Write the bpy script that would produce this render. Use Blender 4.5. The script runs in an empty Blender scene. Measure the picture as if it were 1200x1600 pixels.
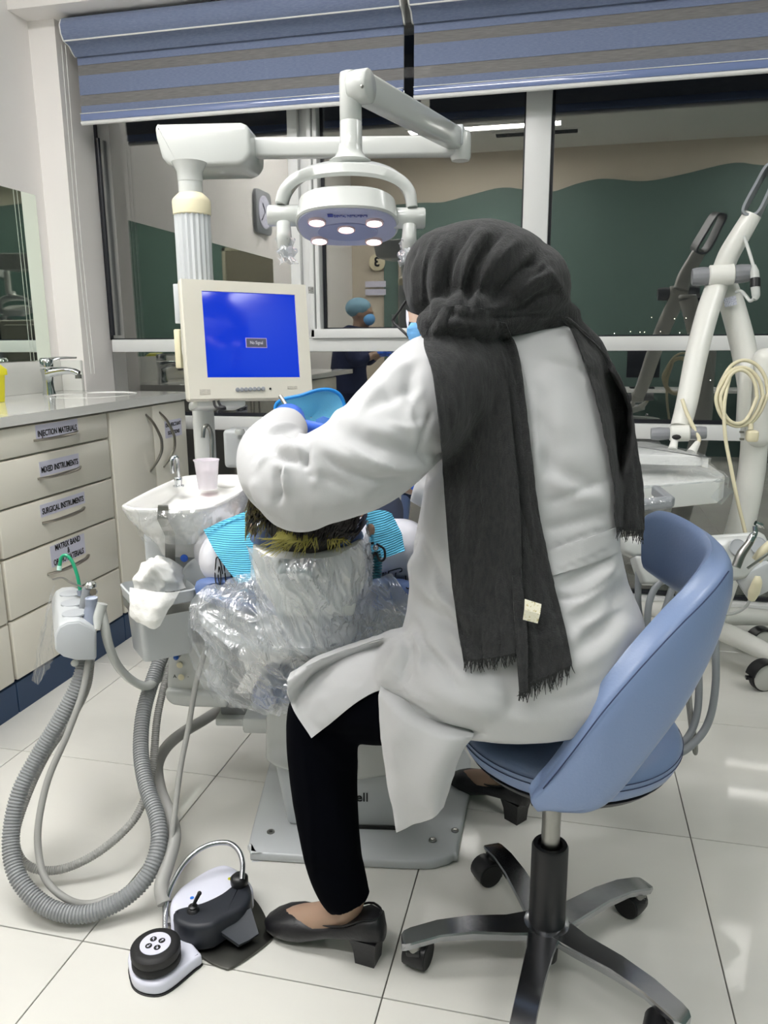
import bpy, bmesh, math, random
import numpy as np
from mathutils import Vector, Matrix, noise
from mathutils.bvhtree import BVHTree
random.seed(7); np.random.seed(7)
SC = bpy.context.scene
COL = SC.collection
PI = math.pi
# ---------------------------------------------------------------- camera
CAMZ = 1.14
FPX = 1210.0                                   # focal length in pixels of the 1200 x 1600 frame
def _n(v): v = np.array(v, float); return v/np.linalg.norm(v)
_vy = _n([290.0, -270.0, FPX]); _vx = -np.array([-5200.0, -238.0, FPX]); _vx = _n(_vx - _vx.dot(_vy)*_vy)
_vz = np.cross(_vx, _vy); _vz = _vz if _vz[1] < 0 else -_vz
RC = np.stack([_vx, _vy, _vz], 1)              # rows: camera right, down, forward in world axes
CP = np.array([0.0, 0.0, CAMZ])
cd = bpy.data.cameras.new('camera'); cam = bpy.data.objects.new('camera', cd); COL.objects.link(cam)
cd.sensor_fit = 'VERTICAL'; cd.sensor_height = 36.0; cd.lens = FPX/1600.0*36.0; cd.clip_start = 0.02
_r, _d, _f = Vector(RC[0]), Vector(RC[1]), Vector(RC[2])
_m = Matrix((( _r.x, -_d.x, -_f.x, 0), (_r.y, -_d.y, -_f.y, 0), (_r.z, -_d.z, -_f.z, CAMZ), (0, 0, 0, 1)))
cam.matrix_world = _m
SC.camera = cam
# ---------------------------------------------------------------- world, lights, exposure
SC.view_settings.view_transform = 'Standard'; SC.view_settings.look = 'None'
SC.view_settings.gamma = 1.0; SC.view_settings.use_curve_mapping = False
SC.view_settings.exposure = 0.0
W = bpy.data.worlds.new('night'); SC.world = W; W.use_nodes = True
W.node_tree.nodes['Background'].inputs[0].default_value = (0.004, 0.005, 0.007, 1); W.node_tree.nodes['Background'].inputs[1].default_value = 1.0
PANELS = [(-1.3, .95, 1.5, .60, 62), (-.6, 2.0, 1.2, .30, 5), (-.8, -.45, 1.3, .14, 36), (2.0, -.4, .9, .60, 28), (1.6, 1.9, .9, .60, 18)]   # ceiling panels: x, y, length, width, watts; last two are added, unseen fill
ZCEIL = 2.93
# ---------------------------------------------------------------- projection helpers (world points from measured depths)
def ray(px, py): return RC.T @ np.array([px-600.0, py-800.0, FPX])
def at(px, py, d): return CP + ray(px, py)*(d/FPX)
def atz(px, py, z): r = ray(px, py); return CP + r*((z-CAMZ)/r[2])
def aty(px, py, y): r = ray(px, py); return CP + r*(y/r[1])
def atx(px, py, x): r = ray(px, py); return CP + r*(x/r[0])
def proj(V):
    c = (np.asarray(V, float)-CP) @ RC.T
    return 600+FPX*c[..., 0]/c[..., 2], 800+FPX*c[..., 1]/c[..., 2], c[..., 2]
# ---------------------------------------------------------------- materials
def lin(c):
    o = []
    for v in c:
        v /= 255.0; o.append(v/12.92 if v <= .04045 else ((v+.055)/1.055)**2.4)
    return (*o, 1.0)
def mat(name, rgb, rough=.5, metal=0.0, spec=.5, bump=None, var=None, coat=0.0, sheen=0.0, alpha=None, emit=None, aniso=0, trans=0, sss=0):
    m = bpy.data.materials.new(name); m.use_nodes = True; nt = m.node_tree; b = nt.nodes['Principled BSDF']
    b.inputs['Base Color'].default_value = lin(rgb); b.inputs['Roughness'].default_value = rough
    b.inputs['Metallic'].default_value = metal; b.inputs['Specular IOR Level'].default_value = spec
    b.inputs['Coat Weight'].default_value = coat; b.inputs['Coat Roughness'].default_value = .08
    b.inputs['Sheen Weight'].default_value = sheen; b.inputs['Transmission Weight'].default_value = trans
    if sss: b.inputs['Subsurface Weight'].default_value = sss; b.inputs['Subsurface Scale'].default_value = .01
    if alpha is not None: b.inputs['Alpha'].default_value = alpha
    if emit: b.inputs['Emission Color'].default_value = lin(emit[0]); b.inputs['Emission Strength'].default_value = emit[1]
    tc = None
    def coords(scale):
        nonlocal tc
        if tc is None: tc = nt.nodes.new('ShaderNodeTexCoord')
        mp = nt.nodes.new('ShaderNodeMapping'); nt.links.new(tc.outputs['Object'], mp.inputs[0])
        mp.inputs['Scale'].default_value = scale if isinstance(scale, tuple) else (scale,)*3
        return mp.outputs[0]
    if bump:
        for k, (s, st) in enumerate(bump if isinstance(bump, list) else [bump]):
            nz = nt.nodes.new('ShaderNodeTexNoise'); nz.inputs['Scale'].default_value = 1.0; nz.inputs['Detail'].default_value = 4
            nt.links.new(coords(s), nz.inputs['Vector'])
            bp = nt.nodes.new('ShaderNodeBump'); bp.inputs['Strength'].default_value = st; bp.inputs['Distance'].default_value = .003
            nt.links.new(nz.outputs[0], bp.inputs['Height'])
            prev = b.inputs['Normal'].links[0].from_socket if b.inputs['Normal'].links else None
            if prev: nt.links.new(prev, bp.inputs['Normal'])
            nt.links.new(bp.outputs[0], b.inputs['Normal'])
    if var:
        s, rgb2, lo, hi = var
        nz = nt.nodes.new('ShaderNodeTexNoise'); nz.inputs['Scale'].default_value = 1.0; nz.inputs['Detail'].default_value = 5
        nt.links.new(coords(s), nz.inputs['Vector'])
        rp = nt.nodes.new('ShaderNodeValToRGB'); rp.color_ramp.elements[0].position = lo; rp.color_ramp.elements[1].position = hi
        rp.color_ramp.elements[0].color = lin(rgb); rp.color_ramp.elements[1].color = lin(rgb2)
        nt.links.new(nz.outputs[0], rp.inputs[0]); nt.links.new(rp.outputs[0], b.inputs['Base Color'])
    return m
def film(name, refl=.35, haze=.10, tint=(235, 240, 245), bump=18.0, strength=.6, rough=.12):
    """thin clear plastic: mostly see-through with crinkled highlights and a little milky haze"""
    m = bpy.data.materials.new(name); m.use_nodes = True; nt = m.node_tree; nt.nodes.clear()
    out = nt.nodes.new('ShaderNodeOutputMaterial'); tr = nt.nodes.new('ShaderNodeBsdfTransparent'); gl = nt.nodes.new('ShaderNodeBsdfGlossy'); df = nt.nodes.new('ShaderNodeBsdfTranslucent')
    d2 = nt.nodes.new('ShaderNodeBsdfDiffuse')
    gl.inputs['Roughness'].default_value = rough; gl.inputs['Color'].default_value = (1, 1, 1, 1)
    df.inputs['Color'].default_value = lin(tint); d2.inputs['Color'].default_value = lin(tint); tr.inputs[0].default_value = (.97, .975, .98, 1)
    tc = nt.nodes.new('ShaderNodeTexCoord'); mp = nt.nodes.new('ShaderNodeMapping'); nt.links.new(tc.outputs['Object'], mp.inputs[0])
    mp.inputs['Rotation'].default_value = (.5, .3, .6); mp.inputs['Scale'].default_value = (1, 1, .35)
    nz = nt.nodes.new('ShaderNodeTexNoise'); nz.inputs['Scale'].default_value = bump; nz.inputs['Detail'].default_value = 3; nz.inputs['Distortion'].default_value = 1.2
    nt.links.new(mp.outputs[0], nz.inputs['Vector'])
    bp = nt.nodes.new('ShaderNodeBump'); bp.inputs['Strength'].default_value = strength; bp.inputs['Distance'].default_value = .02
    nt.links.new(nz.outputs[0], bp.inputs['Height'])
    for s in (gl, df, d2): nt.links.new(bp.outputs[0], s.inputs['Normal'])
    a0 = nt.nodes.new('ShaderNodeMixShader'); a0.inputs[0].default_value = .5; nt.links.new(df.outputs[0], a0.inputs[1]); nt.links.new(d2.outputs[0], a0.inputs[2])
    a = nt.nodes.new('ShaderNodeMixShader'); a.inputs[0].default_value = haze; nt.links.new(tr.outputs[0], a.inputs[1]); nt.links.new(a0.outputs[0], a.inputs[2])
    lw = nt.nodes.new('ShaderNodeLayerWeight'); lw.inputs[0].default_value = .25; nt.links.new(bp.outputs[0], lw.inputs['Normal'])
    mu = nt.nodes.new('ShaderNodeMath'); mu.operation = 'MULTIPLY_ADD'; mu.inputs[1].default_value = refl; mu.inputs[2].default_value = refl*.25; nt.links.new(lw.outputs['Facing'], mu.inputs[0])
    b = nt.nodes.new('ShaderNodeMixShader'); nt.links.new(mu.outputs[0], b.inputs[0]); nt.links.new(a.outputs[0], b.inputs[1]); nt.links.new(gl.outputs[0], b.inputs[2])
    nt.links.new(b.outputs[0], out.inputs[0])
    return m
def glass_mat(name, refl, tint=(.9, .92, .93, 1)):
    m = bpy.data.materials.new(name); m.use_nodes = True; nt = m.node_tree; nt.nodes.clear()
    out = nt.nodes.new('ShaderNodeOutputMaterial'); tr = nt.nodes.new('ShaderNodeBsdfTransparent'); gl = nt.nodes.new('ShaderNodeBsdfGlossy')
    tr.inputs[0].default_value = tint; gl.inputs['Roughness'].default_value = 0.0; gl.inputs['Color'].default_value = (1, .98, .93, 1)
    x = nt.nodes.new('ShaderNodeMixShader'); x.inputs[0].default_value = refl
    nt.links.new(tr.outputs[0], x.inputs[1]); nt.links.new(gl.outputs[0], x.inputs[2]); nt.links.new(x.outputs[0], out.inputs[0]); return m
def emis(name, rgb, s):
    m = bpy.data.materials.new(name); m.use_nodes = True; nt = m.node_tree; nt.nodes.clear()
    out = nt.nodes.new('ShaderNodeOutputMaterial'); e = nt.nodes.new('ShaderNodeEmission'); e.inputs[0].default_value = lin(rgb); e.inputs[1].default_value = s
    nt.links.new(e.outputs[0], out.inputs[0]); return m
M = {}
M['wall'] = mat('wall_paint', (244, 240, 237), .6, bump=(60, .05))
M['tanwall'] = mat('beige_wall_paint', (205, 196, 178), .6, bump=(60, .05))
M['green'] = mat('green_wall_panel', (92, 116, 108), .55, bump=(50, .05))
M['ceil'] = mat('ceiling_paint', (225, 224, 220), .7)
M['grout'] = mat('dark_grout', (58, 56, 54), .8)
M['tile'] = mat('polished_tile', (218, 217, 210), .06, spec=.5, coat=.0, var=((.8, 2.2, 1.0), (200, 200, 194), .45, .75), bump=((1.2, 1.2, 1), .04))
M['frame'] = mat('white_aluminium', (226, 227, 226), .35)
M['gasket'] = mat('black_gasket', (26, 28, 36), .35)
M['glass'] = glass_mat('window_glass', .21)
M['mirror'] = mat('mirror', (225, 235, 225), .01, 1.0)
M['blind'] = mat('blue_blind_fabric', (108, 120, 152), .75, sheen=.3, bump=((160, 160, 900), .35), var=((60, 60, 500), (128, 140, 168), .35, .75))
M['sheer'] = mat('sheer_blind_mesh', (150, 148, 146), .7, alpha=.72, var=((20, 20, 400), (122, 120, 120), .3, .7))
M['rail'] = mat('white_rail_plastic', (232, 232, 230), .3)
M['clearp'] = mat('glossy_blue_rail', (118, 134, 178), .08, coat=.8)
M['cabinet'] = mat('white_lacquer_door', (236, 232, 219), .22, coat=.25)
M['carcass'] = mat('cabinet_carcass', (205, 202, 192), .4)
M['dark'] = mat('dark_gap', (30, 30, 30), .7)
M['navy'] = mat('navy_plinth', (38, 66, 100), .45, bump=((30, 2, 30), .05))
M['counter'] = mat('quartz_counter', (226, 226, 221), .09, coat=.3)
M['ceramic'] = mat('white_ceramic', (238, 238, 234), .08, coat=.5)
M['chrome'] = mat('chrome', (205, 208, 210), .07, 1.0)
M['steel'] = mat('brushed_steel', (150, 150, 146), .28, 1.0)
M['satin'] = mat('satin_nickel', (160, 155, 145), .3, 1.0)
M['paper'] = mat('paper_label', (215, 215, 232), .7)
M['ink'] = mat('black_ink', (14, 14, 16), .7)
M['white'] = mat('white_plastic', (196, 199, 196), .22, coat=.3)
M['white2'] = mat('cool_white_plastic', (196, 200, 202), .3, coat=.2)
M['traywhite'] = mat('tray_white', (240, 241, 238), .2, coat=.3)
M['cream'] = mat('aged_cream_plastic', (226, 218, 186), .35)
M['beige'] = mat('monitor_beige', (206, 203, 190), .45, bump=(400, .08))
M['grey'] = mat('grey_plastic', (140, 144, 148), .4)
M['greyblue'] = mat('grey_blue_plastic', (138, 146, 162), .4)
M['hose'] = mat('grey_hose', (146, 149, 150), .45)
M['hose2'] = mat('light_grey_hose', (160, 160, 156), .5)
M['black'] = mat('black_plastic', (24, 25, 28), .38)
M['rubber'] = mat('black_rubber', (20, 20, 22), .6, bump=(300, .1))
M['vinyl'] = mat('blue_vinyl', (128, 148, 186), .36, coat=.12, bump=[((220, 220, 220), .12), ((14, 14, 14), .05)])
M['vinyl2'] = mat('blue_chair_vinyl', (98, 120, 168), .35, coat=.15, bump=((220, 220, 220), .1))
M['thread'] = mat('dark_blue_seam', (44, 58, 92), .7)
M['coat'] = mat('white_coat_cotton', (190, 191, 192), .78, sheen=.15, bump=[((700, 700, 700), .07), ((9, 9, 9), .35)])
M['scarf'] = mat('charcoal_scarf', (44, 45, 45), .92, sheen=.12, bump=[((350, 350, 900), .7), ((90, 90, 14), .9)], var=((220, 220, 40), (28, 30, 32), .35, .7))
M['trouser'] = mat('black_trouser', (2, 3, 8), .9, spec=.05, sheen=0.0, bump=((40, 40, 12), .3))
M['shoe'] = mat('black_shoe_leather', (20, 20, 24), .42, bump=((120, 120, 120), .25))
M['skin'] = mat('skin', (160, 132, 112), .5, sss=.1)
M['glove'] = mat('blue_nitrile', (52, 104, 214), .42, bump=((60, 60, 60), .3))
M['mask'] = mat('blue_mask', (110, 172, 226), .8, bump=((10, 10, 260), .4))
M['bib'] = mat('blue_bib_paper', (100, 196, 232), .8)
M['shirt'] = mat('white_tshirt', (226, 226, 232), .85, bump=[((500, 500, 500), .08), ((14, 14, 14), .3)])
M['hair'] = mat('dark_hair', (22, 18, 16), .45)
M['hairtip'] = mat('bleached_hair_tips', (150, 144, 70), .5)
M['hairmid'] = mat('olive_hair', (66, 60, 30), .5)
M['screen'] = emis('blue_screen', (0, 58, 224), 1.0)
M['led'] = emis('led_lamp', (255, 226, 222), 7.0)
M['tissue'] = mat('tissue_paper', (238, 238, 234), .9, bump=((120, 120, 120), .4))
M['alu'] = mat('polished_aluminium', (176, 178, 182), .2, 1.0, bump=((20, 20, 20), .08))
M['yellow'] = mat('yellow_bin_plastic', (232, 222, 40), .35)
M['film'] = film('clear_plastic_cover')
M['film3'] = film('milky_plastic_cover', refl=.45, haze=.34, bump=26, strength=.9, rough=.16)
M['film2'] = film('light_plastic_wrap', refl=.18, haze=.10, bump=14)
# ---------------------------------------------------------------- mesh collecting
def smoothpts(P, per=8):
    P = [np.array(p, float) for p in P]
    if len(P) < 3: return [P[0]+(P[-1]-P[0])*t for t in np.linspace(0, 1, per+1)]
    Q = [2*P[0]-P[1]]+P+[2*P[-1]-P[-2]]; out = []
    for i in range(1, len(Q)-2):
        a, b, c, d = Q[i-1:i+3]
        for k in range(per):
            t = k/per
            out.append(.5*((2*b)+(c-a)*t+(2*a-5*b+4*c-d)*t*t+(3*b-a-3*c+d)*t**3))
    out.append(P[-1]); return out
def frame_of(axis, up=(0, 0, 1)):
    w = _n(axis); u = np.cross(up, w)
    if np.linalg.norm(u) < 1e-4: u = np.cross((1, 0, 0), w)
    u = _n(u); v = np.cross(w, u); return u, v, w
class B:
    def __init__(s): s.v = []; s.f = []
    def add(s, V, F):
        o = len(s.v); s.v += [tuple(map(float, p)) for p in V]; s.f += [tuple(i+o for i in f) for f in F]; return s
    def bm(s, bm):
        bm.verts.ensure_lookup_table(); bm.verts.index_update()
        s.add([v.co[:] for v in bm.verts], [[v.index for v in f.verts] for f in bm.faces]); bm.free(); return s
    def box(s, c, size, rot=None, bevel=0.0, seg=2, taper=None):
        bm = bmesh.new(); bmesh.ops.create_cube(bm, size=1.0)
        for v in bm.verts:
            k = taper if (taper and v.co.z < 0) else (1, 1)
            v.co = Vector((v.co.x*size[0]*k[0], v.co.y*size[1]*k[1], v.co.z*size[2]))
        if bevel: bmesh.ops.bevel(bm, geom=bm.edges[:], offset=min(bevel, min(size)*.49), segments=seg, profile=.5, affect='EDGES')
        R_ = np.eye(3) if rot is None else np.array(rot)
        for v in bm.verts: v.co = Vector(np.array(c)+R_@np.array(v.co))
        return s.bm(bm)
    def span(s, a, b, **k):
        a = np.array(a, float); b = np.array(b, float); return s.box((a+b)/2, np.abs(b-a), **k)
    def tube(s, pts, r, n=10, per=8, caps=True, smooth=True, sx=1.0):
        rr = r if hasattr(r, '__len__') else [r]*len(pts)
        P = smoothpts(pts, per) if smooth else [np.array(p, float) for p in pts]
        if smooth: R2 = np.interp(np.linspace(0, len(rr)-1, len(P)), range(len(rr)), rr)
        else: R2 = rr
        T = [_n(P[min(i+1, len(P)-1)]-P[max(i-1, 0)]) for i in range(len(P))]
        u, v, w = frame_of(T[0]); rings = []
        for i, p in enumerate(P):
            u = u-T[i]*u.dot(T[i]); u = _n(u); v = np.cross(T[i], u)
            rings.append([p+(u*math.cos(a)*sx+v*math.sin(a))*R2[i] for a in np.linspace(0, 2*PI, n, endpoint=False)])
        return s.loft(rings, caps)
    def loft(s, rings, caps=True, closed=True):
        n = len(rings[0]); V = [p for r in rings for p in r]; F = []
        for i in range(len(rings)-1):
            for j in range(n if closed else n-1):
                k = (j+1) % n; F.append((i*n+j, i*n+k, (i+1)*n+k, (i+1)*n+j))
        if caps: F.append(tuple(range(n-1, -1, -1))); F.append(tuple((len(rings)-1)*n+j for j in range(n)))
        return s.add(V, F)
    def lathe(s, prof, o, axis=(0, 0, 1), n=24, sx=1.0, caps=True):
        u, v, w = frame_of(axis, (0, 1, 0) if abs(axis[2]) > .9 else (0, 0, 1)); o = np.array(o, float)
        return s.loft([[o+w*h+(u*math.cos(a)*sx+v*math.sin(a))*max(r, 1e-5) for a in np.linspace(0, 2*PI, n, endpoint=False)] for r, h in prof], caps)
    def ball(s, c, r, rot=None, n=16):
        r = (r, r, r) if not hasattr(r, '__len__') else r; R_ = np.eye(3) if rot is None else np.array(rot)
        rings = []
        for t in np.linspace(-.97, .97, n//2+1)*PI/2:
            rings.append([np.array(c)+R_@np.array([math.cos(t)*math.cos(a)*r[0], math.cos(t)*math.sin(a)*r[1], math.sin(t)*r[2]]) for a in np.linspace(0, 2*PI, n, endpoint=False)])
        return s.loft(rings)
    def prism(s, poly, o, u, v, th, bevel=0, seg=2):
        """poly in (u, v) at origin o, extruded th along u x v"""
        u = np.array(u, float); v = np.array(v, float); w = _n(np.cross(u, v)); o = np.array(o, float)
        bm = bmesh.new(); vs = [bm.verts.new(o+u*a+v*b) for a, b in poly]; f = bm.faces.new(vs)
        ex = bmesh.ops.extrude_face_region(bm, geom=[f]); mv = [g for g in ex['geom'] if isinstance(g, bmesh.types.BMVert)]
        bmesh.ops.translate(bm, verts=mv, vec=Vector(w*th)); bmesh.ops.recalc_face_normals(bm, faces=bm.faces[:])
        if bevel:
            ed = [e for e in bm.edges if len(e.link_faces) == 2 and e.calc_face_angle(0) > .6]
            bmesh.ops.bevel(bm, geom=ed, offset=bevel, segments=seg, profile=.5, affect='EDGES')
        return s.bm(bm)
    def sheet(s, grid, th=0.002, closed=False):
        """grid rows x cols of points -> a thin solid sheet"""
        G = np.array(grid, float); r, c, _ = G.shape
        du = np.gradient(G, axis=0); dv = np.gradient(G, axis=1); N = np.cross(du, dv); N /= (np.linalg.norm(N, axis=2, keepdims=True)+1e-9)
        A = (G+N*th/2).reshape(-1, 3); C_ = (G-N*th/2).reshape(-1, 3); V = np.vstack([A, C_]); F = []; m = r*c
        for i in range(r-1):
            for j in range(c-1):
                a, b, d, e = i*c+j, i*c+j+1, (i+1)*c+j+1, (i+1)*c+j
                F.append((a, e, d, b)); F.append((a+m, b+m, d+m, e+m))
        edge = [i*c for i in range(r)]+[(r-1)*c+j for j in range(1, c)]+[i*c+c-1 for i in range(r-2, -1, -1)]+[j for j in range(c-2, 0, -1)]
        for k in range(len(edge)):
            a, b = edge[k], edge[(k+1) % len(edge)]; F.append((a, a+m, b+m, b))
        return s.add(V, F)
    def build(s, name, mt, parent=None, smooth=35, label=None, kind=None, fixn=True):
        me = bpy.data.meshes.new(name); V = np.array(s.v, float); c = (V.min(0)+V.max(0))/2
        me.from_pydata([tuple(p) for p in (V-c)], [], s.f)
        if fixn:
            bm = bmesh.new(); bm.from_mesh(me); bmesh.ops.recalc_face_normals(bm, faces=bm.faces[:]); bm.to_mesh(me); bm.free()
        me.validate(); me.update()
        mts = mt if isinstance(mt, list) else [mt]
        for x in mts: me.materials.append(M[x] if isinstance(x, str) else x)
        if smooth:
            me.polygons.foreach_set('use_smooth', [True]*len(me.polygons)); me.set_sharp_from_angle(angle=math.radians(smooth))
        o = bpy.data.objects.new(name, me); COL.objects.link(o); place(o, c, parent)
        if label: o['label'] = label
        if kind: o['kind'] = kind
        return o
WP = {}
def place(o, c, parent=None):
    c = np.array(c, float); WP[o.name] = c
    if parent is not None: o.parent = parent; o.location = Vector(c-WP[parent.name])
    else: o.location = Vector(c)
def thing(name, loc, label, cat, group=None):
    o = bpy.data.objects.new(name, None); COL.objects.link(o); o.empty_display_size = .05; place(o, loc); return tag(o, label, cat, group)
def tag(o, label, cat, group=None, kind=None):
    o['label'] = label; o['category'] = cat
    if group: o['group'] = group
    if kind: o['kind'] = kind
    return o
def struct(o): o['kind'] = 'structure'; return o
def text(body, size, o, u, v, mt, parent, name='lettering', bold=0.0, depth=.0004, align='CENTER', width=None, offset=None):
    """flat lettering as mesh: u = reading direction, v = up, o = centre"""
    cu = bpy.data.curves.new('t', 'FONT'); cu.body = body; cu.size = size; cu.align_x = align; cu.align_y = 'CENTER'; cu.extrude = depth; cu.offset = bold; cu.space_line = 1.15; cu.resolution_u = 3
    ob = bpy.data.objects.new('t', cu); COL.objects.link(ob); dg = bpy.context.evaluated_depsgraph_get(); me = bpy.data.meshes.new_from_object(ob.evaluated_get(dg))
    COL.objects.unlink(ob); bpy.data.objects.remove(ob)
    V = np.array([p.co[:] for p in me.vertices]); F = [tuple(p.vertices) for p in me.polygons]
    k = 1.0
    if width: k = width/(V[:, 0].max()-V[:, 0].min())
    u = _n(u); v = np.array(v, float); v = _n(v-u*u.dot(v)); w = np.cross(u, v)
    W3 = [np.array(o)+u*p[0]*k+v*p[1]+w*p[2] for p in V]
    return B().add(W3, F).build(name, mt, parent, smooth=0, fixn=False)
# ================================================================ ROOM
XL, XR, YB, YW = -2.25, 2.60, -1.40, 3.15       # left wall, right wall, back wall, wall beside the window recess
YG = 3.38; ZS = 2.44                             # glass plane, soffit height
fl = struct(B().span((XL-.1, YB-.1, -.12), (XR+.1, YG+.25, -.0125)).build('floor', 'grout', smooth=0))
bm = bmesh.new(); bmesh.ops.create_cube(bm, size=1.0)
for v in bm.verts: v.co = Vector((v.co.x*.5976, v.co.y*.5976, v.co.z*.012))
bmesh.ops.bevel(bm, geom=[e for e in bm.edges if all(v.co.z > 0 for v in e.verts)], offset=.0008, segments=1, affect='EDGES')
tme = bpy.data.meshes.new('tile'); bm.to_mesh(tme); bm.free(); tme.materials.append(M['tile'])
rnd = random.Random(3)
for i in range(-3, 6):
    for j in range(-5, 5):
        x = -.873+.6*i+.3; y = 1.127+.6*j+.3-.003
        t_ = bpy.data.objects.new('tile', tme); COL.objects.link(t_); place(t_, (x, y, -.006), fl)
        if x+.3 < XL-.35 or y-.3 > YG+.1: bpy.data.objects.remove(t_)
def wallbox(name, a, b, m='wall'): return struct(B().span(a, b).build(name, m, smooth=0))
wallbox('wall_left', (XL-.12, YB-.12, 0), (XL, YW, ZCEIL))
wallbox('wall_right', (XR, YB-.12, 0), (XR+.12, YG+.3, ZCEIL), 'tanwall')
wallbox('wall_back', (XL-.12, YB-.12, 0), (XR+.12, YB, ZCEIL), 'tanwall')
wallbox('wall_front', (XL-.12, YW, 0), (-2.125, YG+.12, ZCEIL))
wallbox('ceiling', (XL-.12, YB-.12, ZCEIL), (XR+.12, YG+.3, ZCEIL+.1), 'ceil')
wallbox('trim_soffit', (XL, 3.03, ZS), (XR, YG+.3, ZCEIL), 'wall')
# wave-edged green panels standing proud of the back and right walls
def wave(t): return 2.56+.09*math.sin(t*3.1+.4)+.05*math.sin(t*1.25+1.2)+.05*t
WPT = np.array(smoothpts([(-2.3, 2.46, 0), (-1.54, 2.486, 0), (-1.30, 2.481, 0), (-1.03, 2.535, 0), (-.72, 2.592, 0), (-.49, 2.564, 0), (-.24, 2.529, 0), (0, 2.593, 0), (.25, 2.627, 0), (.62, 2.586, 0), (.96, 2.631, 0), (1.32, 2.70, 0), (1.5, 2.701, 0), (1.68, 2.67, 0), (2.7, 2.62, 0)], 6))
WX, WZ = WPT[:, 0], WPT[:, 1]
def wavepanel(name, o, u, L, t0):
    poly = [(0, 0), (L, 0)]+[(L-L*k/60, float(np.interp(XR-(L-L*k/60), WX, WZ)) if t0 == 0 else wave(t0+L-L*k/60)) for k in range(61)]
    return struct(B().prism(poly, o, u, (0, 0, 1), .03).build(name, 'green', smooth=20))
wavepanel('trim_green_wave_back', (XR, YB, 0), (-1, 0, 0), XR-XL-.35, 0)
wavepanel('trim_green_wave_right', (XR, YG, 0), (0, -1, 0), YG-YB, 1.3)
# door, number plate and notices on the back wall (seen in the window reflection)
dr = struct(B().span((-1.70, YB+.03, 0), (-.85, YB+.06, 2.08)).build('door_1', mat('door_grey', (120, 112, 98), .5), smooth=0))
for a, b in (((-1.74, YB+.03, 0), (-1.70, YB+.075, 2.12)), ((-.85, YB+.03, 0), (-.81, YB+.075, 2.12)), ((-1.74, YB+.03, 2.08), (-.81, YB+.075, 2.12))):
    B().span(a, b, bevel=.004).build('door_frame', mat('door_trim', (160, 152, 136), .5), dr)
B().tube([(-.95, YB+.06, 1.0), (-.95, YB+.11, 1.0), (-1.07, YB+.11, 1.0)], .009, smooth=False).build('door_handle', 'satin', dr)
pl = thing('number_plate', (-1.97, YB+.03, 1.92), 'round pale door number plate reading 3, seen mirrored in the dark window', 'sign')
B().lathe([(.085, 0), (.085, .012), (.078, .016)], (-1.97, YB+.03, 1.925), (0, 1, 0), 28).build('plate', 'cream', pl)
text('3', .13, (-1.97, YB+.048, 1.925), (-1, 0, 0), (0, 0, 1), 'ink', pl, bold=.004)
nt_ = thing('door_notice', (-1.99, YB+.03, 1.68), 'two pale paper strips under the round door number, mirrored in the dark window', 'notice')
for z in (1.71, 1.63): B().span((-2.10, YB+.03, z-.03), (-1.88, YB+.034, z+.03)).build('paper_strip', 'paper', nt_, smooth=0)
# ceiling panels and the added fill panels
for k, (x, y, L, w, wt) in enumerate(PANELS):
    o = thing('ceiling_light', (x, y, ZCEIL), ['long ceiling light panel above the patient chair, left one of the front row', 'long ceiling light panel above the stool, right one of the front row', 'bright narrow ceiling strip light mirrored in the window above the scarf', 'added unseen fill light panel on the ceiling at the right rear', 'added unseen fill light panel on the ceiling, brightening the right side floor'][k], 'light', 'ceiling light panels' )
    fr = B()
    for a, b in (((-L/2-.02, -w/2-.02), (L/2+.02, -w/2)), ((-L/2-.02, w/2), (L/2+.02, w/2+.02)), ((-L/2-.02, -w/2), (-L/2, w/2)), ((L/2, -w/2), (L/2+.02, w/2))):
        fr.span((x+a[0], y+a[1], ZCEIL-.018), (x+b[0], y+b[1], ZCEIL-.001))
    fr.build('frame', 'rail', o, smooth=0)
    A = L*w
    B().span((x-L/2, y-w/2, ZCEIL-.012), (x+L/2, y+w/2, ZCEIL-.004)).build('diffuser', emis('panel_light', (252, 250, 249), wt/A/PI), o, smooth=0)
vt = thing('ceiling_vent', (-.4, -.75, ZCEIL), 'long slotted ceiling air vent mirrored in the window above the scarf', 'vent')
B().span((-.75, -.83, ZCEIL-.012), (.02, -.67, ZCEIL-.002)).build('frame', 'rail', vt, smooth=0)
for k in range(4): B().span((-.72, -.81+k*.034, ZCEIL-.016), (-.01, -.795+k*.034, ZCEIL-.012)).build('slot', 'dark', vt, smooth=0)
# ---- window wall: white frame members, black gaskets, dark panes
XW0, XW1 = -2.125, XR
wn = struct(B().span((XW0, YG, .0), (XW1, YG+.12, .02)).build('window_1', 'frame', smooth=0))
def fbox(a, b, name='window_frame', m='frame', bev=.004): return B().span(a, b, bevel=bev).build(name, m, wn, smooth=35)
YF = 3.335
fbox((XW0, 3.22, 1.097), (-.10, YG+.02, 1.150)) if False else None
fbox((XW0+.03, YF, 1.093), (XW1, YG+.02, 1.150), 'window_rail')
fbox((XW0+.03, YF, .737), (XW1, YG+.02, .798), 'window_rail')
fbox((XW0, YF, 0), (XW1, YG+.04, .055), 'window_sill')
fbox((XW0+.1, 3.30, 0), (XW1, YG, .02), 'window_sill')
fbox((XW0, YF+.02, 2.38), (XW1, YG+.02, ZS), 'window_head')
MUL = [(-.205, -.105), (.95, 1.05), (2.0, 2.1)]
for a, b in MUL: fbox((a, YF, 1.15), (b, YG+.02, 2.38), 'window_mullion')
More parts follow.
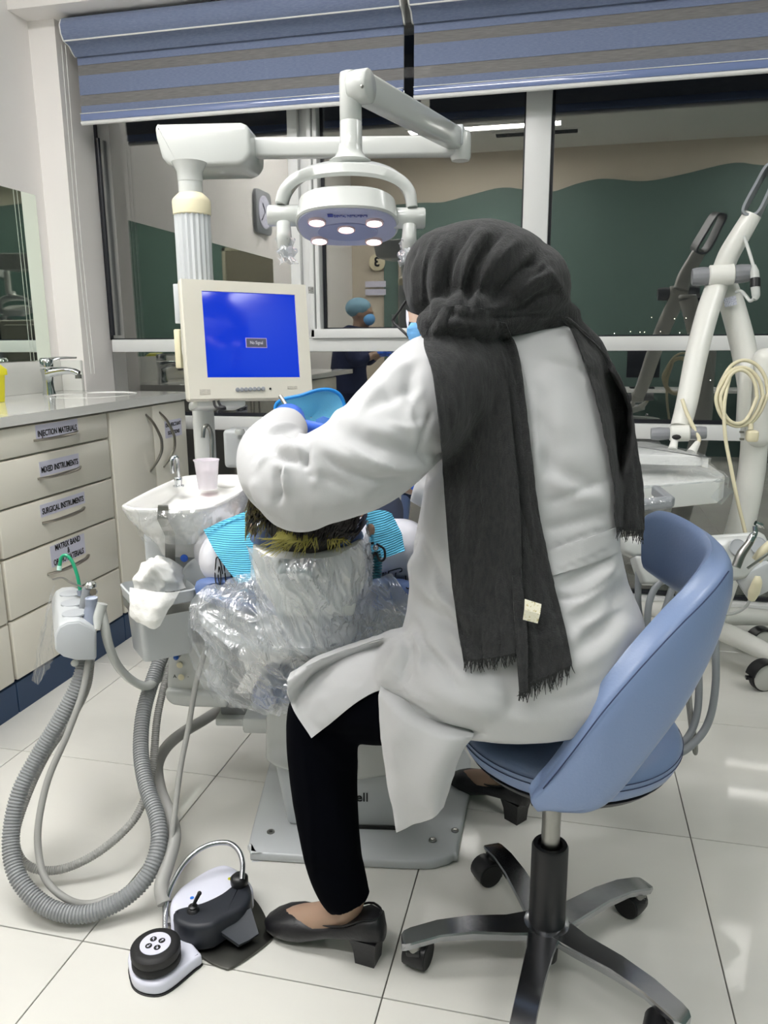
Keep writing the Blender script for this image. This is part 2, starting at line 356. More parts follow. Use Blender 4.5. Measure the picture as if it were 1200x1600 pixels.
# the opening sash left of the middle: post, inner sash profile and stepped beads
fbox((-1.195, YF, 1.15), (-1.150, YG+.02, 2.38), 'window_mullion')
fbox((-1.150, YF+.025, 1.15), (-1.105, YG+.02, 2.38), 'window_mullion')
fbox((-1.105, YF-.02, 1.152), (-1.085, YG+.01, 2.38), 'sash_frame'); fbox((-1.081, YF-.012, 1.152), (-1.062, YG+.01, 2.38), 'sash_frame')
fbox((-1.105, YF-.02, 1.150), (-.205, YG+.01, 1.190), 'sash_frame')
for (x0, x1) in ((-2.125, -1.195), (-1.062, -.205), (-.105, .95), (1.05, 2.0), (2.1, XR)):
    g = B(); zb = 1.19 if x0 == -1.062 else 1.15
    for a, b in (((x0, zb), (x0+.012, 2.38)), ((x1-.008, zb), (x1, 2.38)), ((x0, zb), (x1, zb+.006))):
        g.span((a[0], YG-.006, a[1]), (b[0], YG+.006, b[1]))
    g.build('gasket', 'gasket', wn, smooth=0)
    B().span((x0, YG, zb), (x1, YG+.006, 2.38)).build('window_pane', 'glass', wn, smooth=0)
B().span((-2.125, YG, .798), (XR, YG+.006, 1.093)).build('window_pane', 'glass', wn, smooth=0)
B().span((-2.125, YG, .055), (XR, YG+.006, .737)).build('window_pane', 'glass', wn, smooth=0)
for z in (.798, .06): B().span((-2.1, YG-.008, z), (XR, YG-.001, z+.016)).build('gasket', 'gasket', wn, smooth=0)
# dark rounded handle bar at left reveal
B().tube([(-2.095, 3.355, 1.17), (-2.095, 3.355, 2.03)], .009, smooth=False).build('gasket', 'gasket', wn)
# far lights of the night city outside
rr = random.Random(5); cl = thing('city_light', (8, 60, -6), 'tiny scattered city lights far outside beyond the right window', 'light')
lb = B()
for p in [(985, 518), (1000, 519), (1007, 519), (1032, 518), (1018, 496), (1054, 498), (1072, 497), (960, 521), (1062, 520), (1110, 594)]:
    lb.ball(at(p[0], p[1], 60), .035, n=6)
lb.build('lamp', emis('far_lamp', (255, 240, 215), 10), cl)
# ---- zebra roller blinds
def blind(x0, x1, label):
    o = thing('zebra_blind', ((x0+x1)/2, 3.16, 2.05), label, 'blind', 'zebra roller blinds above the window')
    Y0 = 3.10
    prof = [(Y0+.09, ZS-.012), (Y0+.03, ZS-.012), (Y0+.012, ZS-.02), (Y0, ZS-.045), (Y0+.004, ZS-.075), (Y0+.02, ZS-.098), (Y0+.03, ZS-.100), (Y0+.055, ZS-.105), (Y0+.075, ZS-.125), (Y0+.09, ZS-.135)]
    def strip(y0, z0, y1, z1, th, nm, m): 
        return B().sheet([[(x0, y0, z0), (x1, y0, z0)], [(x0, y1, z1), (x1, y1, z1)]], th).build(nm, m, o, smooth=0)
    c = B(); rows = [[(x, y, z) for x in (x0, x1)] for y, z in prof]
    c.sheet(rows, .004).build('cassette', 'blind', o, smooth=50)
    B().tube([(x0, Y0+.019, ZS-.098), (x1, Y0+.019, ZS-.098)], .0035, n=8, smooth=False).build('cassette_rail', 'rail', o)
    for xx in (x0-.004, x1+.004):
        poly = [(p[0]-Y0, p[1]-ZS) for p in prof]+[(.10, -.135), (.10, -.012)]
        B().prism(poly, (xx-.003, Y0, ZS), (0, 1, 0), (0, 0, 1), .006).build('end_cap', 'rail', o)
    Yb = 3.20; z = ZS-.115
    for k, (zz, m) in enumerate(((2.275, 'blind'), (2.235, 'sheer'), (2.16, 'blind'), (2.118, 'sheer'), (2.085, 'blind'))):
        strip(Yb+.002*(k % 2), z, Yb+.002*(k % 2), zz, .0012, 'fabric_band', m); z = zz
    strip(Yb+.014, ZS-.115, Yb+.014, 2.085, .001, 'rear_fabric', 'sheer')
    b = B(); b.span((x0, Yb-.012, 2.058), (x1, Yb+.012, 2.086), bevel=.004); b.build('bottom_rail', 'clearp', o)
    B().tube([(x0, Yb-.013, 2.0855), (x1, Yb-.013, 2.0855)], .0018, n=8, smooth=False).build('rail_edge', 'rail', o)
    B().tube([(x0, Yb-.004, 2.050), (x1, Yb-.004, 2.050)], .0085, n=10, smooth=False).build('rail_edge', 'rail', o)
    return o
b1 = blind(-2.065, -.665, 'blue and grey striped roller blind on the left above the monitor')
b2 = blind(-.625, 1.9, 'blue and grey striped roller blind on the right above the scarf and lamp arm')
for dx in (0, .018): B().tube([(-2.10+dx, 3.15+.0, ZS-.1), (-2.106+dx, 3.152, 1.6), (-2.10+dx, 3.16, 1.0)], .0013, n=6).build('cord', 'rail', b1)
# ---- mirror
mr = thing('wall_mirror', (XL+.01, 2.3, 1.05), 'frameless wall mirror above the sink backsplash at the left edge', 'mirror')
B().span((XL, .9, 1.062), (XL+.006, 3.085, 1.752)).build('glass', 'mirror', mr, smooth=0)
ck = thing('wall_clock', (XL, 1.1, 2.06), 'pale square wall clock with rounded corners, mirrored in the dark window beside the lamp', 'clock')
sq = lambda a, r, n=5: [(sx*(a-r)+r*math.cos(t), sy*(a-r)+r*math.sin(t)) for sx, sy, t0 in ((1, 1, 0), (-1, 1, PI/2), (-1, -1, PI), (1, -1, 1.5*PI)) for t in np.linspace(t0, t0+PI/2, n)]
B().prism(sq(.15, .05), (XL, 1.1, 2.06), (0, 1, 0), (0, 0, 1), .03, bevel=.006).build('case', 'grey', ck)
B().lathe([(.115, 0), (.115, .003)], (XL+.031, 1.1, 2.06), (1, 0, 0), 32).build('dial', 'paper', ck)
for a, L in ((.6, .07), (2.3, .095)): B().tube([(XL+.037, 1.1, 2.06), (XL+.037, 1.1+L*math.sin(a), 2.06+L*math.cos(a))], .003, smooth=False, n=6).build('hand', 'ink', ck)
# ================================================================ CABINET RUN on the left
XC = -1.633; ZC0, ZC1 = .894, .925
def cab(name, y0, y1, label):
    o = thing(name, ((XL+XC)/2, (y0+y1)/2, 0), label, 'cabinet', 'white cabinets under the counter')
    B().span((XL+.002, y0+.001, .105), (XC-.018, y1-.001, ZC0-.006)).build('carcass', 'carcass', o, smooth=0)
    B().span((XL+.05, y0+.001, 0), (XC-.004, y1-.001, .100), bevel=.001).build('plinth', 'navy', o, smooth=0)
    return o
def bow(p, q, out, r=.0045, n=7):
    p = np.array(p); q = np.array(q); pts = [p+(q-p)*t+np.array([out*math.sin(PI*t)**.55 if 0 < t < 1 else 0, 0, 0]) for t in np.linspace(0, 1, n)]
    return pts
def drawer(par, y0, y1, z0, z1, hz, words=None, wz=None, wy=None, lab=None):
    d = B().span((XC-.019, y0, z0), (XC, y1, z1), bevel=.005).build('drawer', 'cabinet', par)
    yc = (y0+y1)/2
    h = B(); pts = bow((XC, yc-.113, hz-.002), (XC, yc+.115, hz+.002), .026); h.tube(pts, [.0035, .0048, .0055, .0058, .0055, .0048, .0035], n=8, sx=1.6)
    h.build('drawer_handle', 'satin', d)
    if words:
        l0, l1, zz0, zz1 = wy[0], wy[1], wz[0], wz[1]
        p = B().span((XC, l0, zz0), (XC+.0006, l1, zz1)).build('paper_label', 'paper', d, smooth=0)
        n = len(words)
        for k, wd in enumerate(words):
            zc = zz1-(zz1-zz0)*(k+.5)/n if n > 1 else zz1-(zz1-zz0)*.58
            sz = .028 if n > 1 else .027
            text(wd, sz, (XC+.0012, (l0+l1)/2, zc), (0, 1, 0), (0, 0, 1), 'ink', par, bold=.0005, width={1: (l1-l0)*.93}.get(n, min(.165, .0125*len(wd))))
c0 = cab('drawer_cabinet', 1.925, 2.54, 'white drawer cabinet with printed paper labels and curved handles beside the double door cabinet')
D0 = (1.930, 2.532)
drawer(c0, *D0, .797, .886, .839, ['INJECTION MATERIALS'], (.833, .884), (2.132, 2.352))
drawer(c0, *D0, .650, .791, .716, ['MIXED INSTRUMENTS'], (.718, .766), (2.132, 2.341))
drawer(c0, *D0, .499, .644, .572, ['SURGICAL INSTRUMENTS'], (.588, .629), (2.115, 2.354))
drawer(c0, *D0, .303, .493, .399, ['MATRIX BAND', '&', 'ORTHO MATERIALS'], (.412, .484), (2.143, 2.331))
drawer(c0, *D0, .108, .297, .205)
c1 = cab('drawer_cabinet', 1.30, 1.923, 'white drawer cabinet cut by the left edge of the frame')
for a, b, h in ((.65, .886, .77), (.499, .644, .57), (.303, .493, .40), (.108, .297, .205)): drawer(c1, 1.306, 1.917, a, b, h)
c2 = cab('door_cabinet', 2.542, 3.138, 'white double door cabinet with long vertical curved handles, under the sink by the window')
for y0, y1, hy, sg in ((2.548, 2.850, 2.80, 1), (2.857, 3.135, 2.908, 1)):
    d = B().span((XC-.019, y0, .108), (XC, y1, .886), bevel=.005).build('door', 'cabinet', c2)
    pts = [(XC, hy, .858), (XC+.018, hy+.025, .82), (XC+.030, hy+.05, .765), (XC+.032, hy+.055, .735), (XC+.030, hy+.05, .70), (XC+.018, hy+.028, .66), (XC, hy+.004, .625)]
    B().tube(pts, [.004, .006, .0065, .0065, .0065, .006, .004], n=8, sx=.8).build('door_handle', 'satin', d)
B().span((XC, 2.945, .742), (XC+.0006, 3.09, .815)).build('paper_label', 'paper', c2, smooth=0)
text('DISINFECTANT', .022, (XC+.0012, 3.018, .795), (0, 1, 0), (0, 0, 1), 'ink', c2, bold=.0004, width=.13)
text('SOLUTIONS', .022, (XC+.0012, 3.018, .762), (0, 1, 0), (0, 0, 1), 'ink', c2, bold=.0004, width=.10)
# worktop with an oval cut-out
SX, SY = -1.925, 2.90; RX, RY = .165, .20
wt = thing('worktop', (-1.93, 2.2, ZC0), 'white glossy stone worktop running over the drawer cabinets to the window', 'worktop')
bm = bmesh.new(); N = 48
def loop(fn, z): return [bm.verts.new((*fn(2*PI*k/N), z)) for k in range(N)]
x0, x1, y0, y1 = XL, XC+.012, 2.55, 3.148
def rect(a):
    c, s = math.cos(a), math.sin(a); X0, X1, Y0, Y1 = x0-SX, x1-SX, y0-SY, y1-SY
    t = min([k for k in ((X1/c if c > 1e-9 else 9), (X0/c if c < -1e-9 else 9), (Y1/s if s > 1e-9 else 9), (Y0/s if s < -1e-9 else 9)) if k > 0])
    return (SX+c*t, SY+s*t)
corner_fix = [min(range(N), key=lambda k: (rect(2*PI*k/N)[0]-cx_)**2+(rect(2*PI*k/N)[1]-cy_)**2) for cx_, cy_ in ((x0, y0), (x0, y1), (x1, y0), (x1, y1))]
Lo = loop(rect, ZC1); Li = loop(lambda a: (SX+RX*math.cos(a), SY+RY*math.sin(a)), ZC1)
for k, (cx_, cy_) in zip(corner_fix, ((x0, y0), (x0, y1), (x1, y0), (x1, y1))): Lo[k].co.x = cx_; Lo[k].co.y = cy_
Lb = [bm.verts.new((v.co.x, v.co.y, ZC0)) for v in Lo]; Lc = [bm.verts.new((v.co.x, v.co.y, ZC0)) for v in Li]
for k in range(N):
    j = (k+1) % N
    bm.faces.new((Lo[k], Lo[j], Li[j], Li[k])); bm.faces.new((Lo[k], Lb[k], Lb[j], Lo[j])); bm.faces.new((Li[k], Li[j], Lc[j], Lc[k])); bm.faces.new((Lb[k], Lc[k], Lc[j], Lb[j]))
B().bm(bm).span((XL, .9, ZC0), (x1, 2.55, ZC1)).build('slab', 'counter', wt, smooth=0)
B().span((XL, .9, ZC1), (XL+.02, 3.13, 1.06), bevel=.002).build('backsplash', 'counter', wt)
B().span((XL+.02, 3.128, ZC1), (-2.13, 3.146, 1.06), bevel=.002).build('backsplash', 'counter', wt)
sk = thing('sink', (SX, SY, .78), 'oval white undermount wash basin set in the worktop by the window', 'sink')
rings = [[(SX+RX*1.0*k*math.cos(a), SY+RY*k*math.sin(a), z) for a in np.linspace(0, 2*PI, 40, endpoint=False)] for k, z in ((1.04, ZC1-.002), (1.0, ZC1+.001), (.985, ZC1-.004), (.95, .88), (.82, .82), (.5, .79), (.1, .785), (.1, .775), (.55, .78), (.9, .81), (1.02, .88))]
B().loft(rings).build('bowl', 'ceramic', sk, smooth=60)
B().lathe([(.022, 0), (.022, .003), (.012, .004)], (SX, SY, .786)).build('drain', 'chrome', sk)
# tap
fx, fy = -2.135, 2.90
tp = thing('basin_tap', (fx, fy, ZC1), 'chrome single-lever basin mixer tap beside the oval sink', 'tap')
bd = B(); bd.lathe([(.027, 0), (.027, .004), (.023, .02), (.021, .05), (.024, .085), (.028, .10), (.026, .108)], (fx, fy, ZC1))
bd.build('body', 'chrome', tp, smooth=60)
B().tube([(fx, fy, 1.012), (fx+.05, fy+.012, 1.022), (fx+.10, fy+.025, 1.022), (fx+.128, fy+.032, 1.010)], [.022, .018, .014, .013], n=12, sx=1.2).build('spout', 'chrome', tp, smooth=60)
B().lathe([(.013, 0), (.013, .016), (.010, .018)], (fx+.125, fy+.031, .990)).build('aerator', 'steel', tp)
lv = B().lathe([(.027, 0), (.027, .028), (.022, .036)], (fx, fy, 1.040)).build('lever_cap', 'chrome', tp, smooth=60)
B().tube([(fx, fy, 1.070), (fx+.06, fy+.03, 1.076), (fx+.11, fy+.05, 1.076)], [.008, .006, .004], n=8, sx=2.0).build('lever', 'chrome', tp)
# yellow sharps bin
yb = thing('sharps_bin', (-2.075, 2.44, ZC1), 'small yellow plastic sharps bin on the worktop at the left edge of the photo', 'bin')
rs = lambda cx_, cy_, a, r, z: [(cx_+x*1.0, cy_+y, z) for x, y in sq(a, r, 5)]
B().loft([rs(-2.075, 2.455, .050, .02, ZC1+.001), rs(-2.075, 2.455, .057, .02, ZC1+.105)]).build('body', 'yellow', yb, smooth=40)
B().loft([rs(-2.075, 2.455, .063, .02, ZC1+.098), rs(-2.075, 2.455, .063, .02, ZC1+.118), rs(-2.075, 2.455, .045, .02, ZC1+.140), rs(-2.075, 2.455, .03, .015, ZC1+.150)]).build('lid', 'yellow', yb, smooth=40)
# ================================================================ OPERATING LIGHT on its post
RW = RC[0]; DW = RC[1]; FW = RC[2]              # camera right / down / forward in world axes (used only as handy directions)
DP = 2.16; KP = DP/2.5
PX_, PY_ = at(320, 690, DP)[:2]               # post position
def vpt(px, py, X=None, Y=None):
    r = ray(px, py); X = PX_ if X is None else X; Y = PY_ if Y is None else Y
    t = (X*r[0]+Y*r[1])/(r[0]**2+r[1]**2); return np.array([X, Y, CAMZ+t*r[2]])
zt = vpt(300, 262)[2]; z1 = vpt(300, 335)[2]; z2 = vpt(300, 308)[2]
ol = thing('operating_light', (PX_, PY_, .25), 'white dental operating light with five lit lamps on a jointed arm and tall post', 'light')
po = B(); po.lathe([(.034*KP, 0), (.034*KP, zt-.28)], (PX_, PY_, .28), n=28)
po.build('post', 'white', ol)
V = []; n = 40
flu = [[(PX_+(.050+(.004 if k % 2 else 0))*KP*math.cos(a), PY_+(.050+(.004 if k % 2 else 0))*KP*math.sin(a), z) for k, a in enumerate(np.linspace(0, 2*PI, n, endpoint=False))] for z in (z1-.36, z1)]
B().loft(flu).build('fluted_sleeve', 'white2', ol, smooth=0)
B().lathe([(.050*KP, 0), (.0565*KP, .003), (.0575*KP, .034), (.055*KP, .040), (.05*KP, .045), (.036*KP, .056)], (PX_, PY_, z1-.004), n=32).build('collar', 'cream', ol, smooth=50)
B().lathe([(.036*KP, 0), (.036*KP, zt-z1-.005)], (PX_, PY_, z1), n=24).build('upper_post', 'white', ol)
# beige clip and ribbed strip on the post
B().box(at(281, 545, DP-.03), (.018, .03, .105), bevel=.004).build('clip', 'cream', ol)
B().box(at(281, 475, DP-.03), (.020, .03, .105), bevel=.002).build('ribbed_strip', 'white2', ol)
# head box on top
bx = B(); dB = 2.42
poly = [(240, 193), (245, 189), (375, 186), (385, 190), (401, 208), (400, 246), (388, 257), (362, 262), (275, 258), (258, 252), (250, 243)]
P0 = at(320, 225, DP-.11); u = _n([1, .18, 0]); pl2 = []
def face_poly(pxs, P0, u, v=(0, 0, 1)):
    """pixel outline laid on the plane through P0 spanned by u, v -> plane coordinates"""
    u = _n(u); v = np.array(v, float); w = np.cross(u, v); out = []
    for px, py in pxs:
        r = ray(px, py); t = w.dot(P0-CP)/w.dot(r); q = CP+r*t-P0; out.append((q.dot(u), q.dot(v)))
    return out
poly = [(240, 196), (244, 193), (375, 190), (384, 194), (389, 200), (391, 240), (382, 254), (370, 258), (275, 260), (260, 255), (252, 246), (243, 215)]
bx.prism(face_poly(poly, P0, u), P0, u, (0, 0, 1), -.19, bevel=.012, seg=3)
hb = bx.build('housing', 'white', ol, smooth=50)
B().lathe([(.037*KP, -.035), (.038*KP, -.012), (.052*KP, .012)], (PX_, PY_, zt), n=28).build('neck', 'white', ol)
# arm 1: straight boom to the right
A0 = at(392, 232, DP-.03); A1 = at(722, 229, DP-.06)
def bar(b, a, c, h, w, up=(0, 0, 1), bevel=.008):
    a = np.array(a); c = np.array(c); x = _n(c-a); s_ = _n(np.cross(up, x)); z = np.cross(x, s_)
    return b.box((a+c)/2, (np.linalg.norm(c-a), w, h), rot=np.stack([x, s_, z], 1), bevel=bevel, seg=3)
bar(B(), A0, A1, .050, .045).build('boom', 'white', ol)
B().lathe([(.024, -.036), (.028, -.026), (.028, .030), (.024, .038)], A1+np.array([-.004, 0, .0]), n=24).build('boom_joint', 'white', ol, smooth=60)
# arm 2: sprung arm coming back up to the left, towards the viewer
DL = 1.50                                          # depth of the lamp head
S0 = at(712, 217, DP-.07); S1 = at(564, 136, DL+.03)
ar = bar(B(), S1, S0, .056, .040, bevel=.008).build('spring_arm', 'white', ol)
B().lathe([(.0285, -.021), (.0315, -.018), (.0315, .018), (.0285, .021)], S1, axis=np.cross(_n(S0-S1), (0, 0, 1)), n=28).build('arm_knuckle', 'white', ol, smooth=60)
B().box(S0+np.array([.008, 0, .006]), (.030, .042, .052), bevel=.005).build('arm_bracket', 'white2', ol)
B().ball(at(566, 135, DL), .004, n=8).build('screw', 'steel', ol)
# drop tube
T0 = at(547, 112, DL+.03); T1 = at(548, 252, DL+.03); T1[0], T1[1] = T0[0], T0[1]
B().lathe([(.014, .0), (.0205, -.003), (.022, -.015), (.022, -.09), (.0215, -.0908), (.0223, -.092), (.0223, T1[2]-T0[2])], T0, n=28).build('drop_tube', 'white', ol, smooth=50)
# yoke: half ring, open to below
dh = DL; K = .785
ykp = [(439, 322), (447, 295), (467, 272), (500, 259), (545, 254), (590, 259), (621, 274), (639, 297), (644, 328)]
cpts = smoothpts([at(x, y, dh) for x, y in ykp], 5); rings = []
for i, p in enumerate(cpts):
    t = _n(cpts[min(i+1, len(cpts)-1)]-cpts[max(i-1, 0)]); nrm = -FW-t*(-FW).dot(t); nrm = _n(nrm); s_ = np.cross(t, nrm)
    k = math.sin(PI*i/(len(cpts)-1)); hw = (.0125+.004*k)*K; dp = (.026+.014*k)*K
    tilt = DW*(.030*k)*K
    rings.append([p+s_*a*hw+nrm*b*dp+(tilt if b > 0 else -tilt*.2) for a, b in ((-1, -.8), (-.6, -1), (.6, -1), (1, -.8), (1, .8), (.6, 1), (-.6, 1), (-1, .8))])
B().loft(rings).build('yoke', 'white', ol, smooth=50)
B().lathe([(r_*K, h_*K) for r_, h_ in ((.0285, .035), (.031, .020), (.039, .006), (.052, -.002), (.045, -.012))], at(547, 250, DL+.015), n=28).build('yoke_hub', 'white', ol, smooth=60)
# lamp head: oval drum tilted so that its lit face shows
hc = at(543, 353, DL)                              # centre of lit face
nf = _n(np.array([0, 0, -1])*.93+(-FW)*.25)       # outward normal of the lit face
hu = _n(RW-nf*RW.dot(nf)); hv = np.cross(nf, hu)
def oval(a, b, k=2.6, n=48):
    return [(a*abs(math.cos(t))**(2/k)*np.sign(math.cos(t)), b*abs(math.sin(t))**(2/k)*np.sign(math.sin(t))) for t in np.linspace(0, 2*PI, n, endpoint=False)]
def hring(a, b, h): return [hc+hu*x*K+hv*y*K+nf*h*K for x, y in oval(a, b)]
B().loft([hring(.075, .06, -.056), hring(.112, .098, -.054), hring(.119, .106, -.048), hring(.124, .112, -.012), hring(.127, .115, .0), hring(.124, .112, .004)]).build('lamp_head', 'white', ol, smooth=40)
B().loft([hring(.122, .110, .002), hring(.120, .108, .006)]).build('lamp_face', mat('lilac_lamp_face', (186, 189, 216), .12, coat=.6), ol, smooth=30)
B().loft([[hc+hu*x*K+hv*(y-.02)*K+nf*h*K for x, y in oval(.075, .052, 2)] for h in (.005, .0085)]).build('face_recess', mat('lamp_recess', (160, 166, 200), .1, coat=.6), ol, smooth=30)
def on_face(px, py, h=.006):
    r = ray(px, py); o_ = hc+nf*h*K; t = nf.dot(o_-CP)/nf.dot(r); return CP+r*t
mat('ring_pink', (236, 206, 206), .1, coat=1)
for q in ((495, 347), (585, 348), (541, 358), (499, 376), (584, 377)):
    c_ = on_face(*q, h=.008)
    rg = B().lathe([(r_*K, h_*K) for r_, h_ in ((.0225, -.004), (.0225, .003), (.0195, .004), (.0185, .001))], c_, axis=nf, n=24).build('lamp_ring', bpy.data.materials['ring_pink'], ol, smooth=40)
    B().lathe([(.0170*K, -.001), (.0170*K, .003*K)], c_, axis=nf, n=24).build('lamp_lens', 'led', rg, smooth=40)
hup_ = np.cross(nf, hu); hup_ = -hup_ if hup_[2] < 0 else hup_
text('DENTAL INSTRUMENTS', .013, on_face(548, 338, .008), hu, hup_, mat('blue_ink', (50, 62, 150), .5), ol, width=.062)
B().box(on_face(516, 337, .0078), (.010, .012, .0008), rot=np.stack([hu, hv, nf], 1)).build('logo_block', bpy.data.materials['blue_ink'], ol, smooth=0)
# pivots and handles with wrapped grips
for sx_, (x, y) in ((-1, (444, 337)), (1, (639, 341))):
    B().lathe([(r_*K, h_*K) for r_, h_ in ((.022, -.040), (.025, -.036), (.025, .036), (.022, .040))], at(x, y, dh), axis=RW, n=28).build('pivot', 'white', ol, smooth=50)
    hd = B().tube([at(x+1*sx_, y+12, dh-.025), at(x+0*sx_, y+34, dh-.028), at(x-1*sx_, y+52, dh-.018), at(x-3*sx_, y+62, dh-.01)], [.013, .0145, .0125, .009], n=14).build('handle', 'white', ol, smooth=60)
    wr = B(); r_ = random.Random(4 if sx_ > 0 else 9); rings = []
    for k in range(9):
        cc = at(x-1*sx_+(0 if sx_ > 0 else 3), y+36+k*4.4, dh-.022); R0 = (.018+.005*math.sin(k*1.7))*K
        rings.append([cc+RW*math.cos(a)*R0*(1+.40*r_.uniform(-1, 1))+_n(FW)*math.sin(a)*R0+DW*.006*r_.uniform(-1, 1) for a in np.linspace(0, 2*PI, 14, endpoint=False)])
    wr.loft(rings, caps=False).build('plastic_wrap', 'film3', hd, smooth=0)
# the light the five lamps give (a spot inside the head)
ld = bpy.data.lights.new('lamp_beam', 'SPOT'); ld.energy = 1.5; ld.spot_size = 1.0; ld.spot_blend = .6; ld.shadow_soft_size = .05; ld.color = (1, .93, .9)
lo = bpy.data.objects.new('lamp_beam', ld); COL.objects.link(lo); WP['lamp_beam'] = hc+nf*.02; lo.parent = ol; lo.location = Vector(hc+nf*.02-WP[ol.name]); lo.rotation_euler = Vector(-nf).to_track_quat('Z', 'Y').to_euler()
# ================================================================ MONITOR
TL, TR, BR, BL = at(288, 434, 1.96), at(491, 446, 2.10), at(477, 622, 2.10), at(286, 627, 1.96)
mc = (TL+TR+BR+BL)/4; mu = _n((TR-TL)+(BR-BL)); mv = (TL-BL)+(TR-BR); mv = _n(mv-mu*mv.dot(mu)); mw = np.cross(mu, mv)   # mw toward viewer
MWd, MH = (np.linalg.norm(TR-TL)+np.linalg.norm(BR-BL))/2, (np.linalg.norm(TL-BL)+np.linalg.norm(TR-BR))/2
MR = np.stack([mu, mv, mw], 1)
mo = thing('monitor', mc-mv*MH/2, 'beige flat monitor showing a blue no-signal screen on the unit post', 'monitor')
def mon(px, py, h=0):
    r = ray(px, py); o_ = mc+mw*h; t = mw.dot(o_-CP)/mw.dot(r); q = CP+r*t-mc; return q.dot(mu), q.dot(mv)
sx0, sy1 = mon(314, 455); sx1, sy0 = mon(468, 590)
B().box(mc-mw*.018, (MWd, MH, .036), rot=MR, bevel=.008, seg=3).box(mc-mw*.042, (MWd*.86, MH*.84, .03), rot=MR, bevel=.012).build('casing', 'beige', mo)
bz = B()
for a, b, c, d in ((-MWd/2+.004, MWd/2-.004, sy1, MH/2-.004), (-MWd/2+.004, MWd/2-.004, -MH/2+.004, sy0), (-MWd/2+.004, sx0, sy0, sy1), (sx1, MWd/2-.004, sy0, sy1)):
    bz.box(mc+mu*(a+b)/2+mv*(c+d)/2+mw*.002, (b-a, d-c, .010), rot=MR)
bz.build('bezel', 'beige', mo, smooth=0)
def flat(a, b, c, d, h, nm, m, par, th=.001): return B().box(mc+mu*(a+b)/2+mv*(c+d)/2+mw*h, (b-a, d-c, th), rot=MR).build(nm, m, par, smooth=0)
scm = mat('monitor_screen', (8, 20, 60), .09, coat=0, emit=((0, 52, 214), .9)); flat(sx0, sx1, sy0, sy1, .001, 'screen', scm, mo)
ax, ay = mon(383, 528); bx_, by_ = mon(417, 544)
flat(ax, bx_, by_, ay, .003, 'signal_box', mat('osd_edge', (150, 140, 190), .5, emit=((120, 110, 160), .5)), mo); flat(ax+.002, bx_-.002, by_+.002, ay-.002, .0036, 'signal_box', mat('osd_grey', (70, 70, 84), .4, emit=((84, 84, 100), .35)), mo)
text('No Signal', .012, mc+mu*(ax+bx_)/2+mv*(ay+by_)/2+mw*.0044, mu, mv, emis('osd_text', (225, 225, 235), .8), mo, width=.034)
for k in range(7):
    q = mon(370+k*6.6, 609.5-k*.25); B().lathe([(.0055, 0), (.0055, .003), (.004, .0045)], mc+mu*q[0]+mv*q[1]+mw*.007, axis=mw, n=14).build('button', 'grey', mo, smooth=40)
q = mon(421, 608); B().lathe([(.003, 0), (.003, .002)], mc+mu*q[0]+mv*q[1]+mw*.007, axis=mw, n=10).build('led', 'ink', mo)
a0 = mon(480, 449); a1 = mon(489, 460); flat(a0[0], a1[0], a1[1], a0[1], .0078, 'sticker', mat('sticker_dark', (84, 84, 82), .5, var=((500, 500, 500), (170, 170, 165), .45, .55)), mo)
for (pa, pb) in (((311, 609), (328, 617)), ((448, 604), (463, 608))):
    a0 = mon(*pa); a1 = mon(*pb); flat(a0[0], a1[0], a1[1], a0[1], .0074, 'faint_print', mat('faint_print', (186, 182, 170), .5, var=((600, 600, 600), (160, 156, 146), .5, .55)) if 'faint_print' not in bpy.data.materials else bpy.data.materials['faint_print'], mo)
# monitor shelf / bracket and tail of cables
B().box(at(339, 632, 2.07), (.132, .11, .024), rot=MR[:, [0, 2, 1]], bevel=.008).build('shelf', 'white', mo)
for k, pts in enumerate((((334, 626), (336, 634), (342, 640), (340, 645)), ((341, 626), (344, 633), (349, 638), (345, 644)))):
    B().tube([at(x, y, 1.99) for x, y in pts], .0034, n=8).build('cable', 'black', mo)
B().ball(at(347, 638, 1.99), (.012, .01, .008), n=10).build('cable_plug', 'black', mo)
